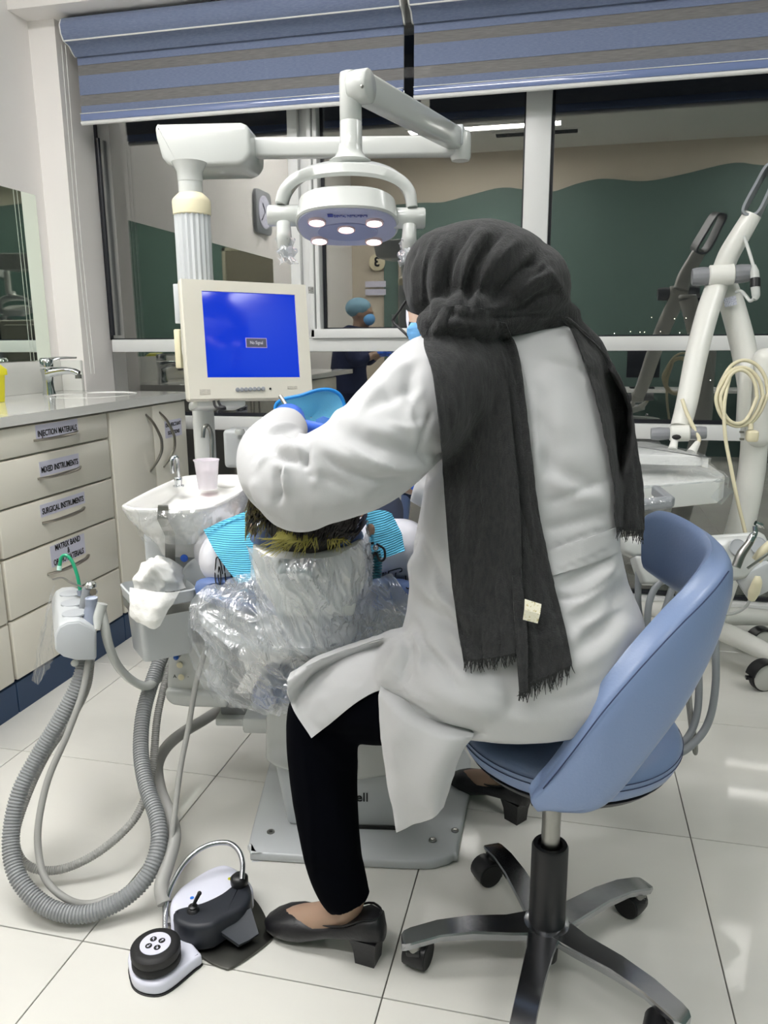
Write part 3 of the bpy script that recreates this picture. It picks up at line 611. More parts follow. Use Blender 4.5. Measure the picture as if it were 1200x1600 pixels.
# ================================================================ STOOL
HX, HY = 0.006, 1.262
st = thing('dental_stool', (HX, HY, 0), 'blue upholstered operator stool with wrap-round armrest and five-legged aluminium base', 'stool')
ZL = .085
angs = [43, 118, 196, 262, 328]; legL = .245
for k, a in enumerate(angs):
    t = math.radians(a); ux, uy = math.cos(t), math.sin(t); L = legL
    pts = [(.0, .098, .031), (.035, .096, .029), (.07, .094, .0245), (.14, .098, .0215), (.20, .092, .0205), (.25, .078, .0205), (.262, .074, .018), (.268, .070, .012)]
    rings = []
    for d, z, w in pts:
        h = .022 if d < .2 else .018
        prof = [(-w, -.2*h), (-w*.93, 0), (w*.93, 0), (w, -.2*h), (w*.72, -h), (w*.5, -h*1.02), (-w*.5, -h*1.02), (-w*.72, -h)]
        rings.append([(HX+ux*d-uy*q, HY+uy*d+ux*q, z+e) for q, e in prof])
    B().loft(rings).build('leg', 'alu', st, smooth=35)
    cx_, cy_ = HX+ux*L, HY+uy*L
    cs = B(); ca = {0: 1.0, 1: 2.2, 2: -.25, 3: .6, 4: 1.4}[k]; wx, wy = math.cos(ca), math.sin(ca)      # wheel axle direction
    cs.lathe([(.013, 0), (.013, .022)], (cx_, cy_, .045)).build('caster_stem', 'steel', st)
    ctr = np.array([cx_-.018*wy, cy_+.018*wx, .0265]); 
    cc = B()
    hood = [[ctr+np.array([wx, wy, 0])*q+np.array([-wy, wx, 0])*r_*math.cos(b)+np.array([0, 0, 1])*r_*math.sin(b) for b in np.linspace(-.35, PI+.35, 14)] for q, r_ in ((-.020, .022), (-.021, .0275), (-.006, .0285), (.006, .0285), (.021, .0275), (.020, .022))]
    cc.loft(hood, caps=False, closed=False); cc.box((cx_, cy_, .046), (.026, .026, .014), bevel=.004)
    co = cc.build('caster', 'black', st, smooth=50)
    for sgn in (-1, 1):
        B().lathe([(.010, -.002), (.018, .0), (.0215, .001), (.0262, .003), (.0265, .012), (.024, .014), (.020, .0135), (.010, .012)], ctr+np.array([wx, wy, 0])*sgn*.008, axis=np.array([wx, wy, 0])*sgn, n=28).build('wheel', 'rubber', co, smooth=40)
B().lathe([(.030, .062), (.040, .075), (.043, .095), (.034, .0985), (.03, .099)], (HX, HY, 0), n=32).build('hub', 'alu', st, smooth=40)
B().lathe([(.022, .02), (.024, .06), (.020, .068)], (HX, HY, 0), n=24).lathe([(.014, .012), (.014, .05)], (HX, HY, 0)).build('lift_foot', 'black', st)
B().lathe([(.033, .094), (.033, .098), (.0325, .252), (.030, .257), (.022, .257), (.020, .25)], (HX, HY, 0), n=32).build('column_sleeve', 'black', st, smooth=50)
B().lathe([(.0165, .10), (.0165, .37)], (HX, HY, 0), n=24).build('gas_piston', 'steel', st)
SCX, SCY, SZ = .030, 1.405, .418
# seat: round cushion, slightly domed, stitched welt and black underside
def sring(r, z): return [(SCX+1.0*r*math.cos(a), SCY+1.02*r*math.sin(a), z) for a in np.linspace(0, 2*PI, 56, endpoint=False)]
B().loft([sring(.12, SZ-.052), sring(.185, SZ-.045), sring(.197, SZ-.035), sring(.205, SZ-.018), sring(.206, SZ-.004), sring(.201, SZ+.008), sring(.192, SZ+.016), sring(.17, SZ+.026), sring(.12, SZ+.033), sring(.05, SZ+.036)]).build('seat', 'vinyl', st, smooth=60)
for r, z in ((.2065, SZ-.002), (.2065, SZ-.012)): B().loft([[(SCX+(r+.0008*math.cos(b))*math.cos(a), SCY+(r*1.02+.0008*math.cos(b))*math.sin(a), z+.0008*math.sin(b)) for a in np.linspace(0, 2*PI, 90, endpoint=False)] for b in np.linspace(0, 2*PI, 6)], caps=False).build('seam', 'thread', st)
B().loft([sring(.08, SZ-.088), sring(.13, SZ-.08), sring(.175, SZ-.062), sring(.19, SZ-.046), sring(.16, SZ-.040)]).build('seat_pan', 'black', st, smooth=50)
B().box((HX+.01, HY+.07, SZ-.085), (.10, .13, .03), bevel=.01).build('tilt_mechanism', 'black', st)
# wrap-round arm / back band
seam = [(832, 1243, 1.135), (868, 1203, 1.125), (905, 1156, 1.12), (945, 1104, 1.125), (1000, 1040, 1.15), (1058, 978, 1.195), (1108, 928, 1.26), (1141, 887, 1.34), (1146, 862, 1.43), (1125, 836, 1.52), (1085, 812, 1.60), (1048, 802, 1.645), (1022, 808, 1.665), (1012, 822, 1.67)]
bott = [(850, 1272, 1.135), (882, 1280, 1.13), (925, 1280, 1.13), (968, 1256, 1.14), (1030, 1182, 1.165), (1078, 1115, 1.21), (1120, 1035, 1.28), (1142, 960, 1.355), (1140, 945, 1.44), (1112, 938, 1.52), (1075, 920, 1.60), (1040, 898, 1.645), (1020, 884, 1.665), (1012, 866, 1.67)]
Sp = smoothpts([aty(*p) for p in seam], 5); Bp = smoothpts([aty(*p) for p in bott], 5)
cen = np.array([SCX, 1.36, .6]); rings = []; seamline = []
N_ = len(Sp)
for i in range(N_):
    s_, b_ = Sp[i], Bp[i]; j0, j1 = max(i-1, 0), min(i+1, N_-1)
    t = _n((Sp[j1]+Bp[j1])-(Sp[j0]+Bp[j0])); h = s_-b_; H = np.linalg.norm(h); h = h/H
    n = np.cross(t, h); n = _n(n)
    if n.dot(cen-(s_+b_)/2) < 0: n = -n
    e = min(i, N_-1-i); T = .052*(1 if e > 3 else (.55, .8, .92, .98)[e]); sh = 0.0
    c = (s_+b_)/2+n*T/2; ring = []
    for a in np.linspace(0, 2*PI, 20, endpoint=False):
        ca, sa = math.cos(a), math.sin(a); k = 3.2
        x = abs(ca)**(2/k)*np.sign(ca); y = abs(sa)**(2/2.6)*np.sign(sa)
        ring.append(c+h*(H/2)*x*1.0+n*(T/2)*y*(1.0 if y < 0 else 1.0)+h*.012*(y > 0)*(x > .5))
    rings.append(ring)
    if 1 < i < N_-29: seamline.append(s_-h*.007-n*.0005+n*T*.06)
ctrs = [np.mean(r, axis=0) for r in rings]
def shrink(r, c, k): return [c+(p-c)*k for p in r]
ts, te = _n(ctrs[0]-ctrs[2]), _n(ctrs[-1]-ctrs[-3])
R3 = [[p+ts*.012 for p in shrink(rings[0], ctrs[0], .45)], [p+ts*.009 for p in shrink(rings[0], ctrs[0], .8)]]+rings+[[p+te*.009 for p in shrink(rings[-1], ctrs[-1], .8)], [p+te*.012 for p in shrink(rings[-1], ctrs[-1], .45)]]
bo = B().loft(R3).build('armrest', 'vinyl', st, smooth=70)
B().tube(seamline[::3], .0012, n=6, per=4).build('seam', 'thread', bo)
B().box((.03, 1.29, .368), (.09, .06, .014), rot=Matrix.Rotation(0, 3, 'Y'), bevel=.004).build('armrest_bracket', 'black', st)
# ================================================================ FOOT CONTROLS
def zpoly(pxs, z): return [tuple(atz(x, y, z)[:2]) for x, y in pxs]
def slab(b, pxs, z0, z1, zref=None, bevel=.003, seg=2):
    if len(pxs) > 9:
        q = smoothpts([(x, y, 0) for x, y in pxs]+[(*pxs[0], 0)], 4)[:-1]; pxs = [(p[0], p[1]) for p in q]
    pts = zpoly(pxs, z1 if zref is None else zref); return b.prism(pts, (0, 0, z0), (1, 0, 0), (0, 1, 0), z1-z0, bevel=bevel, seg=seg)
fp = thing('foot_pedal', atz(330, 1440, 0), 'black and white dental foot pedal with steel plate and curved steel loop handle', 'pedal')
slab(B(), [(262, 1440), (285, 1470), (320, 1498), (350, 1512), (362, 1511), (390, 1494), (424, 1467), (424, 1455), (408, 1418), (385, 1395), (330, 1372), (280, 1400)], 0.001, .006, bevel=.001).build('base_plate', mat('worn_steel_plate', (96, 96, 92), .3, 1.0, bump=((40, 40, 40), .1)), fp)
slab(B(), [(266, 1436), (266, 1408), (280, 1386), (305, 1368), (330, 1354), (352, 1349), (370, 1356), (388, 1372), (392, 1392), (340, 1410), (290, 1440)], .006, .058, bevel=.010, seg=3).build('cover', mat('pedal_white', (222, 224, 238), .3, coat=.3), fp, smooth=50)
slab(B(), [(270, 1422), (282, 1416), (315, 1408), (345, 1394), (366, 1378), (380, 1370), (391, 1382), (392, 1402), (378, 1418), (352, 1432), (330, 1445), (300, 1448), (280, 1442), (271, 1434)], .007, .064, bevel=.010, seg=3).build('front_shell', mat('pedal_black', (34, 38, 46), .5), fp, smooth=50)
P1 = [atz(331, 1449, .040), atz(392, 1420, .046), atz(404, 1460, .020), atz(373, 1478, .016)]
B().sheet([[P1[0], (P1[0]+P1[1])/2-np.array([0, 0, .004]), P1[1]], [P1[3], (P1[3]+P1[2])/2-np.array([0, 0, .002]), P1[2]]], .010).build('paddle', mat('paddle_grey', (52, 57, 64), .5), fp, smooth=20)
kn = atz(374, 1378, .068); B().lathe([(.016, -.01), (.018, 0), (.018, .010), (.012, .016)], kn, n=24).build('knob', 'black', fp, smooth=60)
jk = atz(302, 1424, .062); jb = B(); jb.lathe([(.013, 0), (.011, .006), (.008, .008), (.009, .012), (.006, .014)], jk, n=20); jb.tube([jk+np.array([0, 0, .01]), jk+np.array([.006, .0, .024]), jk+np.array([.014, .002, .040])], [.0035, .0035, .004], n=10); jb.ball(jk+np.array([.0145, .002, .041]), .0045, n=10)
jb.build('joystick', 'black', fp, smooth=60)
B().tube([atz(258, 1452, .02), at(259, 1420, 1.535), at(266, 1388, 1.55), at(283, 1356, 1.57), at(305, 1332, 1.585), at(330, 1319, 1.60), at(356, 1317, 1.60), at(372, 1328, 1.585), at(379, 1348, 1.565), at(378, 1374, 1.545)], .0052, n=12).build('loop_handle', 'alu', fp, smooth=60)
for q, c in (((300, 1403), (40, 120, 220)), ((359, 1373), (204, 204, 50))):
    B().lathe([(.004, 0), (.004, .0006)], atz(q[0], q[1], .0582), n=16).build('colour_dot', mat('dot', c, .4), fp, smooth=0)
dc = thing('foot_dial', atz(250, 1490, 0), 'round black foot dial with white arrow disc on a small white teardrop base', 'pedal')
slab(B(), [(201, 1508), (200, 1492), (210, 1470), (235, 1455), (262, 1450), (284, 1456), (312, 1486), (313, 1492), (302, 1500), (268, 1528), (246, 1538), (222, 1536), (207, 1526)], .002, .026, bevel=.006, seg=3).build('base', bpy.data.materials['pedal_white'], dc, smooth=50)
slab(B(), [(200, 1510), (199, 1494), (209, 1471), (235, 1455), (262, 1450), (284, 1456), (313, 1486), (314, 1492), (303, 1501), (269, 1529), (246, 1539), (222, 1537), (206, 1527)], 0, .003, zref=.026, bevel=.0005).build('base_rim', 'black', dc)
dt = atz(243, 1478, .062); B().lathe([(.036, -.036), (.044, -.030), (.044, -.020), (.042, -.017), (.0445, -.012), (.0445, .0), (.040, .004), (.034, .005)], dt, n=40).build('dial', 'rubber', dc, smooth=40)
B().lathe([(.0275, .004), (.0275, .0058)], dt, n=36).build('disc', 'paper', dc, smooth=0)
for sx_, sy_, ch in ((-1, 1, '↖'), (1, 1, '↗'), (-1, -1, '↙'), (1, -1, '↘')):
    o_ = dt+np.array([sx_*.0085, sy_*.0085, .0056]); B().lathe([(.0062, 0), (.0062, .0006)], o_, n=18).build('arrow_button', 'ink', dc, smooth=0)
    a_ = _n([sx_*.55, sy_, 0]); pz = np.array([0, 0, .0007]); ar_ = B()
    nn = np.array([-a_[1], a_[0], 0]); ar_.prism([(-.0006, -.0035), (.0006, -.0035), (.0006, .0012), (.0025, .0008), (0, .004), (-.0025, .0008), (-.0006, .0012)], o_+pz, nn*-1, a_, .0004); ar_.build('arrow', 'paper', dc, smooth=0)
# ================================================================ DENTAL CHAIR (patient chair)
ch = thing('patient_chair', atz(560, 1250, 0), 'blue and white reclined dental patient chair with plastic-covered back and headrest', 'dental chair')
slab(B(), [(389, 1322), (394, 1330), (410, 1333), (640, 1346), (690, 1342), (708, 1334), (717, 1316), (716, 1150), (440, 1120), (432, 1150), (392, 1300)], 0, .022, bevel=.006, seg=3).build('base_plate', 'white2', ch, smooth=50)
for q in ((423, 1300), (676, 1313), (711, 1298)):
    B().lathe([(.009, 0), (.009, .002), (.006, .003)], atz(q[0], q[1], .0225), n=18).lathe([(.004, .003), (.004, .0045)], atz(q[0], q[1], .0225), n=6).build('floor_bolt', 'steel', ch, smooth=40)
cu_, cs_ = _n([.985, .17, 0]), _n([-.17, .985, 0])
o_ = atz(540, 1292, .022); q0 = face_poly([(449, 1290), (628, 1296), (630, 1250), (640, 1100), (455, 1100), (428, 1192)], o_, cu_)
B().prism(q0, o_, cu_, (0, 0, 1), -.5, bevel=.012, seg=3).build('pedestal', 'white2', ch, smooth=50)
q1 = face_poly([(417, 1106), (416, 1180), (420, 1186), (432, 1194), (470, 1206), (560, 1215), (660, 1200), (665, 1100)], o_, cu_)
B().prism(q1, o_-cs_*.02, cu_, (0, 0, 1), -.5, bevel=.014, seg=3).build('pedestal_cover', 'white', ch, smooth=50)
ln = face_poly([(492, 1293), (628, 1300)], o_, cu_)
B().box(o_+cu_*(ln[0][0]+ln[1][0])/2-cs_*.004+np.array([0, 0, .004]), (ln[1][0]-ln[0][0], .006, .007), rot=np.stack([cu_, cs_, (0, 0, 1)], 1)).build('gap_strip', 'dark', ch, smooth=0)
tq = face_poly([(566, 1246)], o_-cs_*.001, cu_)[0]; text('ell', .032, o_-cs_*.002+cu_*tq[0]+np.array([0, 0, tq[1]]), cu_, (0, 0, 1), 'ink', ch, bold=.0003)
# seat frame + seat cushion beyond
rc = math.radians(20); cn_ = np.cross(cu_, _n(cs_*math.cos(rc)-np.array([0, 0, math.sin(rc)]))); cb_ = _n(cs_*math.cos(rc)-np.array([0, 0, math.sin(rc)]))
RB = np.stack([cu_, cb_, cn_], 1)
E0 = at(470, 948, 1.60)                              # centre of the head end of the backrest
def bo_(b, y0, y1, z0, z1, w, bev, tp=1.0):
    return b.box(E0+cb_*(y0+y1)/2+cn_*(z0+z1)/2, (w, y1-y0, z1-z0), rot=RB, bevel=bev, seg=4)
bc = B()
def cring(y, w, z0, z1, k=3.0):
    out = []
    for a in np.linspace(0, 2*PI, 32, endpoint=False):
        x = abs(math.cos(a))**(2/k)*np.sign(math.cos(a)); z = abs(math.sin(a))**(2/k)*np.sign(math.sin(a))
        out.append(E0+cu_*x*w/2+cb_*y+cn_*((z0+z1)/2+z*(z1-z0)/2+.02*x*x))
    return out
bc.loft([cring(.02, .30, .0, .03), cring(.0, .40, -.01, .04), cring(.01, .455, -.02, .055), cring(.06, .47, -.02, .06), cring(.3, .46, -.02, .05), cring(.6, .42, -.02, .04)]).build('back_cushion', 'vinyl2', ch, smooth=60)
B().loft([cring(.05, .28, -.07, .0), cring(.02, .39, -.10, .0), cring(.02, .43, -.09, -.005), cring(.10, .45, -.10, -.01), cring(.35, .40, -.11, -.01), cring(.55, .30, -.10, -.01)]).build('back_shell', 'white', ch, smooth=60)
SQ = E0+cb_*.85+np.array([0, 0, .0])
B().box(E0+cs_*.85+np.array([0, 0, -.20]), (.44, .62, .09), rot=np.stack([cu_, cs_, (0, 0, 1)], 1), bevel=.03, seg=4).build('seat_cushion', 'vinyl2', ch, smooth=60)
B().box(at(480, 1072, 1.86), (.24, .16, .06), rot=np.stack([cu_, cs_, (0, 0, 1)], 1), bevel=.02, seg=3).build('lower_cushion', 'vinyl2', ch, smooth=60)
B().box(at(525, 1092, 1.92), (.40, .30, .04), rot=np.stack([cu_, cs_, (0, 0, 1)], 1), bevel=.008).build('seat_frame', 'white', ch)
B().box(E0+cs_*1.45+np.array([0, 0, -.16]), (.36, .75, .08), rot=np.stack([cu_, cs_, (0, 0, 1)], 1), bevel=.03, seg=4).build('leg_cushion', 'vinyl2', ch, smooth=60)
# headrest
hpl = [(394, 846), (410, 853), (445, 860), (490, 862), (540, 852), (566, 838), (569, 870), (572, 905), (560, 930), (552, 962), (436, 962), (424, 940), (402, 915), (393, 880)]
H0 = at(480, 900, 1.455); hw_ = _n(-FW*.9+np.array([0, 0, .25])); hu_ = _n(RW-hw_*RW.dot(hw_)); hv_ = np.cross(hw_, hu_)
def hp(pxs, o=None, u=hu_, v=hv_):
    o = H0 if o is None else o; w = np.cross(u, v); out = []
    for px, py in pxs:
        r = ray(px, py); t = w.dot(o-CP)/w.dot(r); q = CP+r*t-o; out.append((q.dot(u), q.dot(v)))
    return out
B().prism(hp(hpl), H0, hu_, hv_, -.03, bevel=.008, seg=3).build('headrest_shell', 'white', ch, smooth=50)
hc2 = at(479, 838, 1.515); B().ball(hc2, (.112, .050, .040), rot=np.stack([hu_, _n(FW), np.cross(hu_, _n(FW))], 1), n=28).build('headrest_pad', 'vinyl2', ch, smooth=70)
kc = at(461, 891, 1.42); kb = B(); kb.lathe([(.018, -.031), (.0205, -.029), (.0205, -.014), (.019, -.013), (.0205, -.012), (.0205, .006), (.019, .007), (.0205, .008), (.0205, .026), (.018, .028)], kc, axis=hu_, n=20)
kb.box(kc+hu_*.030-np.array([0, 0, 0])+FW*.01, (.006, .045, .040), rot=np.stack([hu_, FW, hv_], 1), bevel=.002)
kb.build('headrest_lock', 'chrome', ch, smooth=40)
# ================================================================ SPITTOON UNIT left of the chair
cz = .798
su = thing('spittoon_unit', atz(300, 1103, .22), 'white spittoon unit with oval ceramic-like bowl, chrome spouts and plastic wrap', 'dental unit')
rim = [atz(x, y, cz) for x, y in [(190, 789), (215, 775), (250, 758), (290, 743), (340, 741), (382, 742), (392, 752), (378, 768), (340, 788), (300, 795), (250, 795), (210, 794)]]
rim = np.array(smoothpts(rim+[rim[0]], 4)[:-1]); rc_ = rim.mean(0)
def rr_(k, z, dx=0, dy=0): return [np.array([rc_[0]+(p[0]-rc_[0])*k+dx, rc_[1]+(p[1]-rc_[1])*k+dy, z]) for p in rim]
bowl = B().loft([rr_(.60, cz-.135, 0, .03), rr_(.66, cz-.11, 0, .03), rr_(.80, cz-.075, 0, .02), rr_(.93, cz-.04, 0, .01), rr_(.99, cz-.012), rr_(1.0, cz-.003), rr_(.985, cz), rr_(.95, cz-.001), rr_(.92, cz-.008), rr_(.82, cz-.03), rr_(.55, cz-.045, -.03, -.04), rr_(.12, cz-.05, -.04, -.07)]).build('bowl', 'ceramic', su, smooth=60)
B().ball(atz(356, 756, cz-.024), (.055, .035, .012), n=20).build('cup_shelf', 'ceramic', su, smooth=60)
bx0 = at(279, 885, 1.79); ub = B(); ur = np.stack([cu_, cs_, (0, 0, 1)], 1)
ub.box(bx0+cs_*.08, (.160, .16, .175), rot=ur, bevel=.012, seg=3); ub.build('body', 'white2', su, smooth=50)
B().box(at(300, 965, 1.85)+cs_*.06, (.13, .14, .22), rot=ur, bevel=.03, seg=4).build('neck', 'white2', su, smooth=50)
B().lathe([(.054, 0), (.054, .010), (.048, .015)], at(322, 905, 1.74), axis=-cs_, n=32).build('side_disc', 'white2', su, smooth=50)
# lower control box
lb_ = B(); lf = at(304, 1055, 1.80); lp = hp([(262, 1003), (350, 1000), (352, 1088), (345, 1098), (270, 1094), (259, 1080)], lf, cu_, np.array([0, 0, 1.]))
lb_.prism(lp, lf, cu_, (0, 0, 1), -.14, bevel=.012, seg=3).build('control_box', 'white', su, smooth=50)
lp = hp([(256, 1078), (352, 1086), (356, 1108), (290, 1106), (268, 1103), (258, 1094)], lf-cs_*.015, cu_, np.array([0, 0, 1.]))
B().prism(lp, lf-cs_*.015, cu_, (0, 0, 1), -.20, bevel=.010, seg=3).build('box_tray', 'white', su, smooth=50)
for q, r_ in (((281, 1039), .0075), ((283, 1058), .0075)): B().lathe([(r_, 0), (r_, .0015), (r_*.85, .002)], hcq if False else at(q[0], q[1], 1.792), axis=-cs_, n=18).build('button', 'cream', su, smooth=40)
B().tube([at(274, 1029, 1.77), at(282, 1019, 1.79)], .006, n=10, smooth=False).build('valve', 'steel', su); B().ball(at(275, 1027, 1.765), .0065, n=10).build('valve_cap', mat('blue_cap', (30, 90, 180), .4), su)
for q, tx in (((273, 1057), 'Ā'), ((294, 1057), '-')): text('A' if tx != '-' else '-', .012, at(q[0], q[1], 1.791), cu_, (0, 0, 1), 'ink', su)
B().box(at(384, 1100, 1.90), (.11, .06, .030), rot=ur, bevel=.004).build('junction_box', mat('junction_grey', (134, 136, 138), .5), su)
B().box(at(388, 1116, 1.90), (.14, .09, .020), rot=ur, bevel=.004).build('junction_tray', 'white', su)
for x in (366, 397): B().lathe([(.006, -.010), (.006, 0)], at(x, 1123, 1.88), n=10).build('bolt', 'satin', su)
bd_ = B(); bdp = at(288, 872, 1.695); bd_.lathe([(.0085, 0), (.0085, .002), (.006, .003)], bdp, axis=-cs_, n=18); bd_.build('blue_button', mat('blue_dot', (34, 84, 178), .4), su, smooth=40)
# spouts
s1 = atz(279, 760, cz-.01); sp1 = B(); sp1.lathe([(.014, 0), (.014, .003), (.009, .005), (.0095, .012), (.010, .014), (.010, .022), (.008, .024)], s1, n=18)
p1 = vpt(279, 745, s1[0], s1[1]); p2 = vpt(279, 716, s1[0], s1[1]); sp1.tube([s1, p1, p2, p2+np.array([-.006, -.012, -.002]), p2+np.array([-.007, -.014, -.035])], [.0055, .0055, .0055, .0055, .0055], n=10); sp1.build('rinse_spout', 'chrome', su, smooth=50)
s2 = at(331, 745, 2.04); B().tube([s2, at(331, 700, 2.04), at(330, 678, 2.04), at(325, 666, 2.03), at(319, 668, 2.02), at(317, 684, 2.02)], .0055, n=12).build('cup_spout', 'steel', su, smooth=50)
# wrap on the bowl underside
def crumple(grid, amp, sc, seed, dirn=None, k=.82):
    G = np.array(grid, float); du = np.gradient(G, axis=0); dv = np.gradient(G, axis=1); N = np.cross(du, dv); N /= np.linalg.norm(N, axis=2, keepdims=True)+1e-9
    for i in range(G.shape[0]):
        for j in range(G.shape[1]):
            q_ = G[i, j]-(np.array(dirn)*G[i, j].dot(dirn)*k if dirn is not None else 0)
            p = Vector(q_)*sc+Vector((seed, seed*2.1, 0))+Vector((noise.noise(Vector(G[i, j])*9), noise.noise(Vector(G[i, j])*9+Vector((5, 5, 5))), 0))*.8*(dirn is not None)
            h = 1-2*abs(noise.noise(p))*2+.5*(1-2*abs(noise.noise(p*2.3))*2)
            G[i, j] += N[i, j]*amp*h
    return G
def gridpts(rows, nr, nc):
    """rows of control points -> smooth nr x nc grid"""
    R_ = []
    for r in rows:
        P = np.array(smoothpts(r, 8)); t = np.linspace(0, len(P)-1, nc); R_.append(np.stack([np.interp(t, range(len(P)), P[:, k]) for k in range(3)], 1))
    R_ = np.array(R_); out = []
    for j in range(nc):
        P = np.array(smoothpts(list(R_[:, j]), 8)); t = np.linspace(0, len(P)-1, nr); out.append(np.stack([np.interp(t, range(len(P)), P[:, k]) for k in range(3)], 1))
    return np.transpose(np.array(out), (1, 0, 2))
def film_sheet(name, rows, nr, nc, amp, sc, seed, par, m='film', th=.0008, dirn=None):
    G = crumple(gridpts(rows, nr, nc), amp, sc, seed, None if dirn is None else _n(dirn))
    F = [(i*nc+j, i*nc+j+1, (i+1)*nc+j+1, (i+1)*nc+j) for i in range(nr-1) for j in range(nc-1)]
    return B().add(G.reshape(-1, 3), F).build(name, m, par, smooth=60, fixn=False)
film_sheet('plastic_wrap', [[at(191, 792, 1.609), at(230, 797, 1.592), at(290, 797, 1.601), at(345, 789, 1.651), at(392, 758, 1.843)],
    [at(205, 815, 1.634), at(235, 822, 1.592), at(290, 825, 1.601), at(345, 815, 1.651), at(395, 790, 1.802)],
    [at(226, 845, 1.660), at(245, 848, 1.609), at(285, 850, 1.609), at(335, 848, 1.651), at(392, 835, 1.760)]], 40, 80, .004, 22, 3, su)
# cup
cp = thing('plastic_cup', atz(325, 765, cz-.02), 'small translucent plastic cup half full of pink mouthwash on the spittoon', 'cup')
cb0 = atz(325, 764, cz-.022); hcup = vpt(325, 718, cb0[0], cb0[1])[2]-cb0[2]
B().lathe([(.0225, 0), (.0235, .003), (.0305, hcup-.004), (.0325, hcup-.002), (.0325, hcup), (.0305, hcup), (.0292, hcup-.004), (.022, .004)], cb0, n=36, caps=False).build('wall', mat('cup_plastic', (236, 232, 238), .25, alpha=.62), cp, smooth=50)
B().lathe([(.0217, .003), (.0268, hcup*.66)], cb0, n=36).build('mouthwash', mat('pink_liquid', (238, 205, 220), .2), cp, smooth=50)
# steel strap bracket + tissue tub
tb = thing('tissue_tub', at(250, 960, 1.70), 'white plastic tub of folded tissues hung on a bent steel strap under the spittoon bowl', 'tub')
stp = [at(255, 792, 1.614), at(254, 811, 1.614), at(266, 836, 1.640), at(266, 885, 1.735), at(266, 925, 1.745)]
sw = RW*.011; rows = [[p-sw, p+sw] for p in [at(255, 790, 1.653)]+stp]
B().sheet(rows, .0025).build('steel_strap', 'steel', tb, smooth=0)
ta = math.radians(-18+13); tu = _n(RW*math.cos(.55)+_n([FW[0], FW[1], 0])*math.sin(.55)*1.0); tu[2] = 0; tu = _n(tu); tv = np.array([-tu[1], tu[0], 0])
T_ = at(250, 958, 1.702)
def tring(w, d, z, r=.016): 
    return [T_+tu*x*w/.1+tv*y*d/.1+np.array([0, 0, z]) for x, y in sq(.05, .05*r/.05 if False else .012, 5)]
tc_ = T_+tv*.0
B().loft([tring(.105, .105, -.085), tring(.107, .107, -.083), tring(.118, .118, .015), tring(.126, .126, .020), tring(.136, .136, .062), tring(.13, .13, .064), tring(.12, .12, .03)]).build('tub', 'white2', tb, smooth=40)
B().loft([tring(.128, .128, .016), tring(.130, .130, .017), tring(.133, .133, .036), tring(.131, .131, .037)], caps=False).build('steel_band', 'steel', tb, smooth=40)
ti = thing('tissues', T_+np.array([0, 0, .06]), 'crumpled white tissue paper spilling over the tub rim', 'tissue')
c = at(240, 905, 1.693)
rg = random.Random(11)
def tsheet(name, rows, seed, amp=.003):
    G = crumple(gridpts(rows, 30, 30), amp, 20, seed); F = [(i*30+j, i*30+j+1, (i+1)*30+j+1, (i+1)*30+j) for i in range(29) for j in range(29)]
    return B().add(G.reshape(-1, 3), F).build(name, 'tissue', ti, smooth=70, fixn=False)
tsheet('crumpled_sheet', [[at(243, 866, 1.702), at(246, 868, 1.702), at(249, 866, 1.702), at(254, 872, 1.711)], [at(222, 884, 1.684), at(238, 882, 1.647), at(258, 884, 1.656), at(276, 882, 1.720)], [at(212, 902, 1.684), at(236, 905, 1.638), at(262, 906, 1.647), at(288, 900, 1.711)], [at(213, 922, 1.684), at(238, 926, 1.647), at(264, 926, 1.656), at(292, 918, 1.702)]], 5, .006)
tsheet('crumpled_sheet', [[at(214, 896, 1.738), at(240, 872, 1.757), at(268, 876, 1.766)], [at(212, 915, 1.766), at(240, 905, 1.812), at(288, 905, 1.803)]], 8, .008)
tsheet('hanging_sheet', [[at(203, 918, 1.625), at(228, 922, 1.598), at(256, 926, 1.593), at(281, 924, 1.616)], [at(203, 938, 1.611), at(226, 942, 1.584), at(248, 945, 1.579), at(272, 940, 1.602)], [at(202, 960, 1.616), at(222, 965, 1.584), at(240, 968, 1.579), at(262, 955, 1.593)], [at(212, 972, 1.611), at(226, 977, 1.588), at(240, 983, 1.584), at(250, 978, 1.588)]], 2, .0015)
# ================================================================ SUCTION HOLDER
sh_ = thing('suction_holder', at(125, 985, 1.72), 'white barrel-shaped suction instrument holder on a curved white arm at the left', 'holder')
pf = at(118, 1000, 1.66); ex = _n(at(112, 925, 2.0)-at(120, 985, 1.66)); ex = _n(_n([FW[0], FW[1], 0])*.90-RW*.40)
ex[2] = 0; ex = _n(ex)
pu = _n(RW-ex*RW.dot(ex)); pv = np.cross(ex, pu); pv = pv if pv[2] > 0 else -pv
prof = [(85, 993), (92, 978), (104, 971), (124, 969), (140, 977), (151, 985), (151, 1031), (121, 1032), (98, 1026), (86, 1017)]
pq = hp(prof, pf, pu, pv if np.cross(pu, pv).dot(-ex) > 0 else pv)
wv = np.cross(pu, pv); sgn = 1 if wv.dot(ex) > 0 else -1
B().prism(pq, pf, pu, pv, .26*sgn, bevel=.005, seg=3).build('housing', 'white2', sh_, smooth=50)
B().prism([(a*.92-.0005, b_*.93-.002) for a, b_ in pq], pf-ex*.002, pu, pv, .004*sgn, bevel=.001).build('end_plate', mat('end_plate_grey', (196, 200, 204), .35), sh_, smooth=50)
topn = pv
bt = max(b_ for a, b_ in pq)
for k, q in enumerate((.050, .125, .200)):
    B().lathe([(.026, -.002), (.026, .0015), (.022, .002)], pf+ex*q+pv*(bt-.0005)+pu*.004, axis=_n(pv), n=28).build('socket', mat('socket_grey', (176, 180, 184), .4) if 'socket_grey' not in bpy.data.materials else bpy.data.materials['socket_grey'], sh_, smooth=40)
